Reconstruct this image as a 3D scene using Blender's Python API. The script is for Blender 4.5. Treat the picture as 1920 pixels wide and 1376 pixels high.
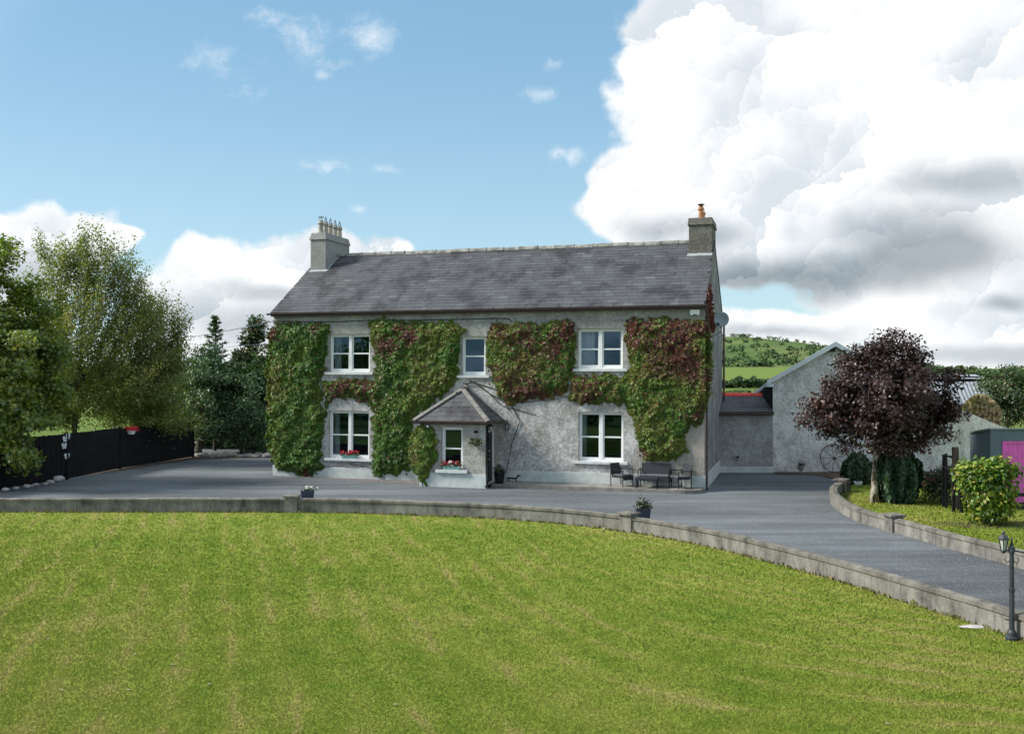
import bpy, bmesh, math, random
import numpy as np
from mathutils import Vector, Matrix
R = math.radians
random.seed(7); rng = np.random.default_rng(11)
for o in list(bpy.data.objects): bpy.data.objects.remove(o)
SC = bpy.context.scene; COL = SC.collection

# ------------------------------------------------------------------ camera
FPX, HOR, CAMH = 1800.0, 696.4, 4.37
cd = bpy.data.cameras.new('camera'); cam = bpy.data.objects.new('camera', cd); COL.objects.link(cam)
cam.location = (0, 0, CAMH); cam.rotation_euler = (R(90), 0, 0)
cd.sensor_width = 36; cd.lens = 36 * FPX / 1920; cd.shift_y = (HOR - 688) / 1920; cd.clip_end = 8000; cd.clip_start = .1
SC.camera = cam
YAW = 0.2917; RX, RY = 7.05, 35.15; W = 17.8; HE = 6.66; D = 8.3; HR = 9.66
SUN_EL, SUN_AZ = 38.0, -92.0     # azimuth of the sun from +Y towards +X
SUN_STRENGTH, SUN_ANGLE, EXPO = 2.2, 14.0, 1.50

# ------------------------------------------------------------------ node helpers
class NT:
    def __init__(s, nt): s.nt = nt
    def n(s, t, **kw):
        nd = s.nt.nodes.new(t)
        for k, v in kw.items(): setattr(nd, k, v)
        return nd
    def put(s, sock, v):
        if isinstance(v, bpy.types.NodeSocket): s.nt.links.new(v, sock)
        elif v is not None:
            if hasattr(sock.default_value, '__len__') and not hasattr(v, '__len__'): v = (v,) * len(sock.default_value)
            if hasattr(sock.default_value, '__len__') and len(sock.default_value) == 4 and len(v) == 3: v = (*v, 1)
            sock.default_value = v
    def m(s, op, a, b=None, c=None, clamp=False):
        nd = s.n('ShaderNodeMath', operation=op, use_clamp=clamp)
        s.put(nd.inputs[0], a); s.put(nd.inputs[1], b); s.put(nd.inputs[2], c); return nd.outputs[0]
    def vm(s, op, a, b=None, c=None):
        nd = s.n('ShaderNodeVectorMath', operation=op)
        s.put(nd.inputs[0], a)
        if b is not None: s.put(nd.inputs[1], b)
        if c is not None: s.put(nd.inputs[2], c)
        return nd.outputs['Value'] if op in ('LENGTH', 'DOT_PRODUCT', 'DISTANCE') else nd.outputs[0]
    def mix(s, f, a, b, mode='MIX'):
        nd = s.n('ShaderNodeMix', data_type='RGBA', blend_type=mode); s.put(nd.inputs[0], f); s.put(nd.inputs[6], a); s.put(nd.inputs[7], b); return nd.outputs[2]
    def noise(s, v, scale, det=4, rough=.55, dist=0, out=0):
        nd = s.n('ShaderNodeTexNoise'); s.put(nd.inputs['Vector'], v); nd.inputs['Scale'].default_value = scale
        nd.inputs['Detail'].default_value = det; nd.inputs['Roughness'].default_value = rough; nd.inputs['Distortion'].default_value = dist; return nd.outputs[out]
    def vor(s, v, scale, feature='F1', det=0, out='Distance', rnd=1):
        nd = s.n('ShaderNodeTexVoronoi', feature=feature); s.put(nd.inputs['Vector'], v); nd.inputs['Scale'].default_value = scale
        nd.inputs['Detail'].default_value = det; nd.inputs['Randomness'].default_value = rnd; return nd.outputs[out]
    def ss(s, v, a, b, c=0., d=1.):
        nd = s.n('ShaderNodeMapRange', interpolation_type='SMOOTHSTEP'); s.put(nd.inputs[0], v)
        for i, x in enumerate((a, b, c, d)): s.put(nd.inputs[1 + i], x)
        return nd.outputs[0]
    def ramp(s, v, stops, interp='LINEAR'):
        nd = s.n('ShaderNodeValToRGB'); cr = nd.color_ramp; cr.interpolation = interp; s.put(nd.inputs[0], v)
        while len(cr.elements) < len(stops): cr.elements.new(.5)
        for e, (p, c) in zip(cr.elements, stops): e.position = p; e.color = (*c, 1)
        return nd.outputs[0]
    def xyz(s, v):
        nd = s.n('ShaderNodeSeparateXYZ'); s.put(nd.inputs[0], v); return nd.outputs
    def comb(s, x, y, z):
        nd = s.n('ShaderNodeCombineXYZ'); s.put(nd.inputs[0], x); s.put(nd.inputs[1], y); s.put(nd.inputs[2], z); return nd.outputs[0]
    def obj(s): return s.n('ShaderNodeTexCoord').outputs['Object']
    def pos(s): return s.n('ShaderNodeNewGeometry').outputs['Position']
    def attr(s, name): return s.n('ShaderNodeAttribute', attribute_name=name).outputs['Fac']

# ------------------------------------------------------------------ world: Nishita sky with cumulus
wd = bpy.data.worlds.new('World'); SC.world = wd; wd.use_nodes = True
w = NT(wd.node_tree); wd.node_tree.nodes.clear()
sky = w.n('ShaderNodeTexSky', sky_type='NISHITA'); sky.sun_disc = False
sky.sun_elevation = R(SUN_EL); sky.sun_rotation = R(SUN_AZ); sky.altitude = 100; sky.air_density = 1.0; sky.dust_density = .5; sky.ozone_density = 1.6
dirv = w.n('ShaderNodeTexCoord').outputs['Generated']
dx, dy, dz = w.xyz(dirv)
def azel(px, py):
    v = Vector(((px - 960) / FPX, 1, -(py - HOR) / FPX)).normalized()
    return math.atan2(v.x, v.y), math.asin(v.z)
AE = w.comb(w.m('ARCTAN2', dx, dy), w.m('ARCSINE', dz), 0)
def blobs(vec, lst, sm=.12):
    cur = None
    for (x, y, rx, ry) in lst:
        a, e = azel(x, y); ia, ie = FPX / rx, FPX / ry
        l = w.vm('LENGTH', w.vm('MULTIPLY_ADD', vec, (ia, ie, 0), (-a * ia, -e * ie, 0)))
        if cur is None: cur = l
        else: cur = w.m('SMOOTH_MIN', cur, l, sm)
    return cur
warp = w.vm('SCALE', w.vm('SUBTRACT', w.noise(dirv, 9, 2, .6, out=1), (.5, .5, .5)), None); warp.node.inputs['Scale'].default_value = .045
AEW = w.vm('ADD', AE, warp)
# cumulus puffs: every Voronoi cell is one round puff, lit from the sun's side
PW = w.vm('ADD', w.vm('ADD', dirv, w.vm('MULTIPLY', warp, (.8, .8, .8))), w.vm('MULTIPLY', w.vm('SUBTRACT', w.noise(dirv, 26, 4, .66, out=1), (.5, .5, .5)), (.050, .050, .050)))
def puff(scale):
    nd = w.n('ShaderNodeTexVoronoi', feature='F1'); w.put(nd.inputs['Vector'], PW); nd.inputs['Scale'].default_value = scale
    rel = w.vm('MULTIPLY', w.vm('SUBTRACT', PW, nd.outputs['Position']), (scale,) * 3)
    return nd.outputs['Distance'], w.vm('DOT_PRODUCT', rel, (-.62, -.1, .78))
d1, s1 = puff(9.0); d2, s2 = puff(24.0)
fb = w.m('SUBTRACT', w.noise(dirv, 14, 6, .62), .5)
b0 = w.m('ADD', w.m('ADD', w.m('MULTIPLY', w.m('SUBTRACT', .48, d1), .55), w.m('MULTIPLY', w.m('SUBTRACT', .48, d2), .50)), w.m('MULTIPLY', fb, 1.0))
lo0 = w.noise(dirv, 6, 3, .55)
BIG = [(1560, 120, 370, 300), (1345, 300, 215, 190), (1730, 330, 420, 260), (1270, 400, 165, 95), (1500, 460, 330, 85), (1850, 60, 420, 320), (1520, -160, 330, 300),
       (1250, 130, 80, 190), (1180, 350, 70, 90), (1830, 470, 130, 90)]
LOWR = [(1750, 625, 110, 50), (1880, 590, 120, 70), (1660, 655, 75, 30), (1900, 680, 220, 26), (1440, 612, 200, 42), (1600, 680, 200, 20), (1600, 590, 70, 18)]
LEFT = [(395, 520, 95, 70), (520, 505, 110, 60), (640, 482, 100, 48), (730, 465, 60, 30), (540, 575, 270, 85), (370, 625, 130, 66), (600, 650, 300, 40),
        (95, 440, 115, 62), (205, 448, 50, 26), (30, 520, 110, 110)]
lenA = blobs(AEW, BIG); lenB = blobs(AEW, LOWR + LEFT)
dA = w.m('ADD', w.m('SUBTRACT', 1.0, lenA), w.m('MULTIPLY', b0, .50))
dB = w.m('ADD', w.m('SUBTRACT', 1.0, lenB), w.m('MULTIPLY', b0, .62))
mA = w.ss(dA, -.05, .15); mB = w.m('MULTIPLY', w.ss(dB, -.05, .20), .97)
WISP = [(575, 70, 105, 85), (425, 112, 115, 55), (500, 25, 90, 50), (682, 72, 60, 40), (605, 150, 36, 24), (595, 317, 75, 22), (735, 318, 66, 15), (1052, 278, 40, 42), (1085, 288, 24, 26), (690, 408, 30, 16), (1055, 115, 44, 18), (1020, 165, 60, 18)]
lenW = blobs(AEW, WISP)
mW = w.m('MULTIPLY', w.ss(w.m('ADD', w.m('SUBTRACT', 1.0, lenW), w.m('MULTIPLY', w.m('SUBTRACT', w.noise(w.vm('MULTIPLY', PW, (1, 1, 1.9)), 13, 6, .66), .5), 4.2)), .15, 2.1), .70)
# sky out of view: separate clouds, their cover raised for more fill light
pl = w.vm('DIVIDE', dirv, w.comb(*(w.m('MAXIMUM', w.m('ADD', dz, .16), .05),) * 3))
gen = w.noise(w.vm('MULTIPLY', pl, (1, 1, 0)), 1.3, 4, .58)
mG = w.m('MULTIPLY', w.m('MULTIPLY', w.ss(gen, .45, .60), w.ss(dy, .86, .70)), .92)
# shading of the cloud bodies: grey undersides
DARK = [(1480, 505, 300, 60), (1690, 430, 210, 55), (1250, 420, 110, 36), (1810, 335, 170, 42), (1335, 440, 80, 34), (1890, 655, 220, 24), (500, 605, 260, 58), (490, 550, 110, 22), (630, 522, 80, 16), (50, 525, 120, 60), (110, 472, 80, 14), (1880, 560, 60, 16), (1440, 620, 170, 22)]
lenD = blobs(AEW, DARK, .35)
dk = w.ss(w.m('ADD', lenD, w.m('ADD', w.m('MULTIPLY', b0, -.35), w.m('MULTIPLY', w.m('SUBTRACT', lo0, .5), -1.3))), 1.25, .1)
deep = w.ss(w.m('ADD', blobs(AEW, [(1480, 520, 300, 46), (1740, 480, 170, 46)], .3), w.m('ADD', w.m('MULTIPLY', b0, -.25), w.m('MULTIPLY', w.m('SUBTRACT', lo0, .5), -1.2))), 1.3, .3)
lit = w.m('ADD', w.m('ADD', w.m('MULTIPLY', s1, .46), w.m('MULTIPLY', s2, .18)), w.m('ADD', w.m('MULTIPLY', fb, .55), w.m('MULTIPLY', w.m('SUBTRACT', lo0, .5), 2.0)))
ccol = w.mix(w.m('MULTIPLY', dk, .74), (1.0, 1.0, 1.0), (.40, .455, .50))
ccol = w.mix(w.m('MULTIPLY', deep, .66), ccol, (.20, .255, .295))
ccol = w.mix(w.ss(lit, .16, -.55, 0, .90), ccol, w.mix(1, ccol, (.64, .70, .755), 'MULTIPLY'))
ccol = w.mix(1, ccol, (.545, .55, .555), 'MULTIPLY')
skyc = w.mix(1, sky.outputs[0], (.105, .112, .107), 'MULTIPLY')
skyc = w.mix(.72, w.mix(1, skyc, (.9, .9, .9), 'MULTIPLY'), w.mix(w.ss(dz, .38, .0), (.125, .248, .358), (.25, .362, .432)))
c1 = w.mix(mG, skyc, w.mix(w.ss(gen, .58, .75), (.70, .71, .72), (.45, .48, .51)))
c1 = w.mix(mW, c1, (.545, .56, .575))
c1 = w.mix(mB, c1, ccol)
c1 = w.mix(mA, c1, ccol)
bg = w.n('ShaderNodeBackground'); w.put(bg.inputs[0], c1); bg.inputs[1].default_value = .70
wo = w.n('ShaderNodeOutputWorld'); wd.node_tree.links.new(bg.outputs[0], wo.inputs[0])
wd.cycles.sampling_method = 'MANUAL'; wd.cycles.sample_map_resolution = 512

sl = bpy.data.lights.new('sun', 'SUN'); so = bpy.data.objects.new('sun', sl); COL.objects.link(so)
sl.energy = SUN_STRENGTH; sl.angle = R(SUN_ANGLE); sl.color = (1, .95, .87)
sd = Vector((math.sin(R(SUN_AZ)) * math.cos(R(SUN_EL)), math.cos(R(SUN_AZ)) * math.cos(R(SUN_EL)), math.sin(R(SUN_EL))))
so.rotation_euler = sd.to_track_quat('Z', 'Y').to_euler(); so.location = sd * 60
SC.view_settings.view_transform = 'Standard'; SC.view_settings.look = 'None'; SC.view_settings.exposure = EXPO; SC.view_settings.gamma = 1
SC.render.engine = 'CYCLES'
cy = SC.cycles; cy.max_bounces = 5; cy.diffuse_bounces = 2; cy.glossy_bounces = 2; cy.transmission_bounces = 3; cy.transparent_max_bounces = 8; cy.caustics_reflective = False; cy.caustics_refractive = False

# ------------------------------------------------------------------ pixel -> place helpers
def G(px, py, z=0.):                    # point of the level z under a pixel below the horizon
    Y = (CAMH - z) * FPX / (py - HOR); return Vector(((px - 960) / FPX * Y, Y, z))
def AT(px, py, Y): return Vector(((px - 960) / FPX * Y, Y, CAMH - (py - HOR) / FPX * Y))
UX = Vector((math.cos(YAW), -math.sin(YAW), 0)); VX = Vector((math.sin(YAW), math.cos(YAW), 0))
H0 = Vector((RX, RY, 0)) - UX * W
def H(u, v, z): return H0 + UX * u + VX * v + Vector((0, 0, z))
def HF(px, py, v=0.):                   # facade coordinates (u, z) under a pixel, on the plane at depth v
    d = Vector(((px - 960) / FPX, 1, -(py - HOR) / FPX)); C = Vector((0, 0, CAMH))
    n = VX; t = ((H0 + VX * v - C).dot(n)) / d.dot(n); q = C + d * t - H0
    return q.dot(UX), q.z
def HL(p): q = p - H0; return q.dot(UX), q.dot(VX), q.z
def I(x, y, z): return Vector((x, y, z))

# ------------------------------------------------------------------ mesh helpers
class MB:
    def __init__(s): s.v = []; s.f = []; s.t = []
    def add(s, vs, fs, tint=0.):
        k = len(s.v); s.v += [tuple(p) for p in vs]; s.f += [tuple(i + k for i in q) for q in fs]; s.t += [tint] * len(fs); return s
    def box(s, fr, a0, a1, b0, b1, c0, c1, tint=0.):
        vs = [fr(a, b, c) for c in (c0, c1) for b in (b0, b1) for a in (a0, a1)]
        return s.add(vs, [(0, 2, 3, 1), (4, 5, 7, 6), (0, 1, 5, 4), (2, 6, 7, 3), (0, 4, 6, 2), (1, 3, 7, 5)], tint)
    def bar(s, p, q, w, h=None, up=(0, 0, 1), tint=0.):
        p, q = Vector(p), Vector(q); h = h or w; d = (q - p).normalized(); up = Vector(up)
        if abs(d.dot(up)) > .98: up = Vector((0, 1, 0))
        x = d.cross(up).normalized(); y = x.cross(d).normalized()
        vs = [e + x * (sx * w / 2) + y * (sy * h / 2) for e in (p, q) for sx, sy in ((-1, -1), (1, -1), (1, 1), (-1, 1))]
        return s.add(vs, [(3, 2, 1, 0), (4, 5, 6, 7), (0, 1, 5, 4), (1, 2, 6, 5), (2, 3, 7, 6), (3, 0, 4, 7)], tint)
    def tube(s, pts, rad, n=8, caps=True, tint=0.):
        pts = [Vector(p) for p in pts]; rad = rad if hasattr(rad, '__len__') else [rad] * len(pts)
        vs = []; fs = []; x = None
        for i, p in enumerate(pts):
            d = (pts[min(i + 1, len(pts) - 1)] - pts[max(i - 1, 0)]).normalized()
            if x is None: x = d.orthogonal().normalized()
            else:
                x = x - d * x.dot(d); x = x.normalized() if x.length > 1e-6 else d.orthogonal().normalized()
            y = d.cross(x)
            vs += [p + (x * math.cos(2 * math.pi * k / n) + y * math.sin(2 * math.pi * k / n)) * rad[i] for k in range(n)]
        for i in range(len(pts) - 1):
            for k in range(n): fs.append((i * n + k, i * n + (k + 1) % n, (i + 1) * n + (k + 1) % n, (i + 1) * n + k))
        if caps: fs += [tuple(range(n))[::-1], tuple(range((len(pts) - 1) * n, len(pts) * n))]
        return s.add(vs, fs, tint)
    def lathe(s, prof, c, n=12, tint=0.):
        return s.tube([Vector(c) + Vector((0, 0, z)) for r, z in prof], [max(r, .001) for r, z in prof], n, True, tint) if False else s._lathe(prof, Vector(c), n, tint)
    def _lathe(s, prof, c, n, tint):
        vs = [c + Vector((r * math.cos(2 * math.pi * k / n), r * math.sin(2 * math.pi * k / n), z)) for r, z in prof for k in range(n)]
        fs = [(i * n + k, i * n + (k + 1) % n, (i + 1) * n + (k + 1) % n, (i + 1) * n + k) for i in range(len(prof) - 1) for k in range(n)]
        fs += [tuple(range(n))[::-1], tuple(range((len(prof) - 1) * n, len(prof) * n))]
        return s.add(vs, fs, tint)
    def prism(s, pts, vec, tint=0.):
        pts = [Vector(p) for p in pts]; n = len(pts); vec = Vector(vec)
        return s.add(pts + [p + vec for p in pts], [tuple(range(n)), tuple(range(2 * n - 1, n - 1, -1))] + [(i, i + n, (i + 1) % n + n, (i + 1) % n) for i in range(n)], tint)
    def blob(s, c, r, seed=0, n=10, m=6, rough=.18, sq=1., tint=0.):
        rr = random.Random(seed); c = Vector(c); r = Vector(r) if hasattr(r, '__len__') else Vector((r, r, r)); vs = []
        for j in range(m + 1):
            th = math.pi * j / m
            for k in range(n):
                ph = 2 * math.pi * k / n; q = 1 + rr.uniform(-rough, rough)
                vs.append(c + Vector((r.x * math.sin(th) * math.cos(ph) * q, r.y * math.sin(th) * math.sin(ph) * q, r.z * math.cos(th) * q)))
        return s.add(vs, [(j * n + k, (j + 1) * n + k, (j + 1) * n + (k + 1) % n, j * n + (k + 1) % n) for j in range(m) for k in range(n)], tint)

ROOT = {}
def finish(me, mat, smooth=False):
    bm = bmesh.new(); bm.from_mesh(me); bmesh.ops.recalc_face_normals(bm, faces=bm.faces); bm.to_mesh(me); bm.free()
    me.materials.append(mat)
    if smooth: me.polygons.foreach_set('use_smooth', [True] * len(me.polygons))
def root_of(o):
    while o.parent: o = o.parent
    return o
def obj(name, mb, mat, parent=None, smooth=False, base=None, bevel=0, recalc=True, kind=None):
    off = Vector((0, 0, 0))
    if parent is not None: off = Vector(root_of(parent).location)
    elif base is not None: off = Vector(base)
    me = bpy.data.meshes.new(name); me.from_pydata([(p[0] - off.x, p[1] - off.y, p[2] - off.z) for p in mb.v], [], mb.f)
    if any(mb.t):
        a = me.attributes.new('tint', 'FLOAT', 'FACE'); a.data.foreach_set('value', mb.t)
    if recalc: finish(me, mat, smooth)
    else: me.materials.append(mat)
    o = bpy.data.objects.new(name, me); COL.objects.link(o)
    if parent is not None: o.parent = parent
    else: o.location = off
    if bevel:
        md = o.modifiers.new('bevel', 'BEVEL'); md.width = bevel; md.segments = 2; md.limit_method = 'ANGLE'
    if kind: o['kind'] = kind
    return o
def tag(o, label=None, cat=None, group=None, kind=None):
    if label: o['label'] = label
    if cat: o['category'] = cat
    if group: o['group'] = group
    if kind: o['kind'] = kind
    return o
def thing(name, loc, label, cat, group=None):
    o = bpy.data.objects.new(name, None); COL.objects.link(o); o.location = loc; o.empty_display_size = .2
    return tag(o, label, cat, group)
LEAF = {
 'quad': (np.array([(0, 0, 0), (.34, .5, .10), (0, 1, -.05), (-.34, .5, .10)]), [(0, 1, 2), (0, 2, 3)]),
 'oval': (np.array([(0, 0, 0), (.26, .3, .06), (.24, .7, .04), (0, 1, -.08), (-.24, .7, .04), (-.26, .3, .06)]), [(0, 1, 2), (0, 2, 3), (0, 3, 4), (0, 4, 5)]),
 'palm': (np.array([(0, 0, 0), (.55, .28, .06), (.24, .42, .05), (0, 1, -.12), (-.24, .42, .05), (-.55, .28, .06)]), [(0, 1, 2), (0, 2, 3), (0, 3, 4), (0, 4, 5)]),
}
def nrm(a): return a / (np.linalg.norm(a, axis=1, keepdims=True) + 1e-9)
def leaf_mesh(name, C, Nn, size, tint, mat, parent, kind='quad', Yd=None):
    """one mesh of real leaves: centres C, face normals Nn, sizes, per-leaf tint"""
    T, F = LEAF[kind]; n = len(C); Nn = nrm(Nn)
    if Yd is None: Yd = rng.normal(size=(n, 3))
    Yv = Yd - Nn * (Yd * Nn).sum(1, keepdims=True); Yv = nrm(Yv); Xv = np.cross(Yv, Nn)
    s = np.asarray(size).reshape(-1, 1) * np.ones((n, 1))
    V = np.concatenate([(C + s * (t[0] * Xv + (t[1] - .5) * Yv + t[2] * Nn))[:, None, :] for t in T], 1)
    off = np.array(root_of(parent).location) if parent is not None else np.zeros(3)
    V = (V - off).reshape(-1, 3); k = len(T); Fi = (np.array(F)[None] + (np.arange(n) * k)[:, None, None]).reshape(-1)
    me = bpy.data.meshes.new(name); nf = n * len(F)
    me.vertices.add(len(V)); me.vertices.foreach_set('co', V.astype(np.float32).ravel())
    me.loops.add(nf * 3); me.loops.foreach_set('vertex_index', Fi.astype(np.int32))
    me.polygons.add(nf); me.polygons.foreach_set('loop_start', np.arange(0, nf * 3, 3, dtype=np.int32)); me.polygons.foreach_set('loop_total', np.full(nf, 3, np.int32))
    me.update(calc_edges=True)
    a = me.attributes.new('tint', 'FLOAT', 'FACE'); a.data.foreach_set('value', np.repeat(np.clip(tint, 0, 1), len(F)).astype(np.float32))
    me.materials.append(mat); o = bpy.data.objects.new(name, me); COL.objects.link(o)
    if parent is not None: o.parent = parent
    return o

# ------------------------------------------------------------------ materials
def mat(name, fn):
    m = bpy.data.materials.new(name); m.use_nodes = True; nt = m.node_tree; nt.nodes.clear(); t = NT(nt)
    out = t.n('ShaderNodeOutputMaterial'); sh = fn(t); nt.links.new(sh, out.inputs[0]); return m
def pbr(t, col, rough=.8, bump=None, bs=.3, bd=.02, metal=0, spec=.3):
    p = t.n('ShaderNodeBsdfPrincipled'); t.put(p.inputs['Base Color'], col); t.put(p.inputs['Roughness'], rough); p.inputs['Metallic'].default_value = metal
    p.inputs['Specular IOR Level'].default_value = spec
    if bump is not None:
        b = t.n('ShaderNodeBump'); b.inputs['Strength'].default_value = bs; b.inputs['Distance'].default_value = bd; t.put(b.inputs['Height'], bump); t.nt.links.new(b.outputs[0], p.inputs['Normal'])
    return p.outputs[0]
def plain(name, col, rough=.6, var=.18, scale=6, metal=0, spec=.3, bs=.15):
    def fn(t):
        p = t.pos(); n = t.noise(p, scale, 5, .6); n2 = t.noise(p, scale * 9, 3, .6)
        c = t.mix(t.ss(n, .3, .72), tuple(x * (1 - var) for x in col), tuple(min(1, x * (1 + var)) for x in col))
        return pbr(t, c, rough, n2, bs, .01, metal, spec)
    return mat(name, fn)
def leafmat(name, stops, trans=.25, gloss=.06, rough=.45):
    def fn(t):
        ti = t.attr('tint'); c = t.ramp(ti, stops)
        c = t.mix(t.noise(t.pos(), 2.2, 3), t.mix(1, c, (.80, .80, .80), 'MULTIPLY'), t.mix(1, c, (1.2, 1.2, 1.2), 'MULTIPLY'))
        d = t.n('ShaderNodeBsdfDiffuse'); t.put(d.inputs[0], c)
        tr = t.n('ShaderNodeBsdfTranslucent'); t.put(tr.inputs[0], t.mix(1, c, (1.15, 1.2, .7), 'MULTIPLY'))
        g = t.n('ShaderNodeBsdfGlossy'); g.inputs['Roughness'].default_value = rough; t.put(g.inputs[0], (.8, .8, .8))
        m1 = t.n('ShaderNodeMixShader'); m1.inputs[0].default_value = trans; t.nt.links.new(d.outputs[0], m1.inputs[1]); t.nt.links.new(tr.outputs[0], m1.inputs[2])
        m2 = t.n('ShaderNodeMixShader'); m2.inputs[0].default_value = gloss; t.nt.links.new(m1.outputs[0], m2.inputs[1]); t.nt.links.new(g.outputs[0], m2.inputs[2])
        return m2.outputs[0]
    return mat(name, fn)

def lawncol(t):
    p = t.pos(); x, y, z = t.xyz(p)
    big = t.noise(p, .22, 5, .62); mid = t.noise(p, 1.1, 6, .65); fine = t.noise(p, 14, 4, .7)
    # mower passes: straight lanes towards the house, bending with the curved wall on the right
    wob = t.m('MULTIPLY', t.m('SUBTRACT', t.noise(p, .35, 3), .5), .9)
    ph = t.m('ADD', t.m('ADD', x, t.m('MULTIPLY', y, .30)), wob)
    bend = t.m('MULTIPLY', t.m('MULTIPLY', t.ss(x, -1., 9.), t.m('SUBTRACT', y, 18)), .95)
    ph = t.m('ADD', ph, bend)
    st = t.m('SINE', t.m('ADD', t.m('MULTIPLY', ph, 2 * math.pi / .80), t.m('MULTIPLY', t.noise(p, .5, 3), 2.2)))
    st2 = t.m('SINE', t.m('MULTIPLY', t.m('ADD', ph, t.m('MULTIPLY', mid, .3)), 2 * math.pi / .62))
    f = t.m('ADD', t.m('MULTIPLY', t.m('SUBTRACT', big, .5), 1.5), t.m('MULTIPLY', t.m('SUBTRACT', mid, .5), .9))
    f = t.m('ADD', f, t.m('MULTIPLY', t.m('SUBTRACT', t.noise(p, 5, 3, .6), .5), .5)); f = t.m('ADD', f, t.m('MULTIPLY', st, .085)); f = t.m('ADD', f, t.m('MULTIPLY', st2, .02)); f = t.m('ADD', f, t.m('MULTIPLY', t.m('SUBTRACT', fine, .5), .22))
    f = t.m('ADD', f, .5)
    c = t.ramp(f, [(0.0, (.120, .205, .026)), (.28, (.180, .260, .036)), (.55, (.248, .302, .052)), (.80, (.315, .328, .080)), (1.0, (.39, .36, .12))])
    lane = t.m('MULTIPLY', t.ss(st, .80, .98), t.ss(t.m('ADD', t.noise(t.comb(t.m('MULTIPLY', x, .8), t.m('MULTIPLY', y, .45), 0), .75, 5, .7), t.m('MULTIPLY', big, .4)), .66, .80))
    return t.mix(t.m('MULTIPLY', lane, .42), c, (.44, .35, .15))
def m_lawn(t):
    return pbr(t, t.mix(1, lawncol(t), (.85, .85, .85), 'MULTIPLY'), .95, t.noise(t.pos(), 55, 4, .7), .7, .04, spec=.08)
def m_blade(t):
    c = lawncol(t); ti = t.attr('tint')
    c = t.mix(1, c, t.ramp(ti, [(0, (.92, .94, .92)), (.5, (1, 1, 1)), (1, (1.07, 1.06, 1.06))]), 'MULTIPLY')
    nn = t.vm('NORMALIZE', t.vm('ADD', t.vm('MULTIPLY', t.n('ShaderNodeNewGeometry').outputs['Normal'], (.22, .22, .22)), (0, 0, .9)))
    d = t.n('ShaderNodeBsdfDiffuse'); t.put(d.inputs[0], c); t.put(d.inputs['Normal'], nn); tr = t.n('ShaderNodeBsdfTranslucent'); t.put(tr.inputs[0], c)
    m1 = t.n('ShaderNodeMixShader'); m1.inputs[0].default_value = .15; t.nt.links.new(d.outputs[0], m1.inputs[1]); t.nt.links.new(tr.outputs[0], m1.inputs[2]); return m1.outputs[0]
def m_drive(t):
    p = t.pos(); x, y, z = t.xyz(p)
    st = t.noise(t.comb(t.m('MULTIPLY', x, .12), t.m('MULTIPLY', y, .9), 0), 1.0, 5, .6)
    big = t.noise(p, .16, 4, .55); fine = t.noise(p, 26, 3, .75); peb = t.vor(p, 34, out='Color')
    f = t.m('ADD', t.m('MULTIPLY', st, .75), t.m('MULTIPLY', big, .55)); f = t.m('ADD', f, t.m('MULTIPLY', t.m('SUBTRACT', fine, .5), .55)); f = t.m('SUBTRACT', f, .15)
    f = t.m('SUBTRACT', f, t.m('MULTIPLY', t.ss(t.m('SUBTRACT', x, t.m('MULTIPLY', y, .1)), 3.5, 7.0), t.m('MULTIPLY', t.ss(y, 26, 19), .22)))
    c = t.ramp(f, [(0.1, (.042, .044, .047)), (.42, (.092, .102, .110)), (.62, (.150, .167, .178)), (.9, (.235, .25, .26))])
    c = t.mix(t.ss(t.xyz(peb)[0], .86, .98, 0, .35), c, (.36, .37, .37))
    return pbr(t, c, .92, t.m('ADD', fine, t.vor(p, 34)), .5, .02, spec=.2)
def m_field(t):
    p = t.pos(); a = t.noise(p, .012, 4, .6); b = t.noise(p, .4, 5, .6)
    c = t.ramp(a, [(.3, (.085, .13, .032)), (.5, (.125, .175, .042)), (.7, (.17, .195, .06))])
    return pbr(t, t.mix(t.ss(b, .3, .7), t.mix(1, c, (.8, .8, .8), 'MULTIPLY'), c), .95, t.noise(p, 8, 4), .4, .05, spec=.05)
def m_hill(t):
    p = t.pos(); x, y, z = t.xyz(p); a = t.noise(p, .03, 6, .65); b = t.noise(p, .008, 4, .6)
    c = t.ramp(a, [(.3, (.06, .10, .035)), (.5, (.10, .15, .05)), (.66, (.16, .17, .075)), (.8, (.20, .175, .10))])
    c = t.mix(t.ss(t.m('ADD', z, t.m('MULTIPLY', b, 8)), 34, 39), c, (.13, .10, .07))
    c = t.mix(t.ss(t.m('ADD', y, t.m('MULTIPLY', t.noise(p, .02, 3), 30)), 452, 440), c, t.mix(t.noise(p, .3, 4), (.115, .17, .04), (.16, .205, .055)))
    return pbr(t, c, 1, a, 1, 2, spec=.02)
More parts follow.
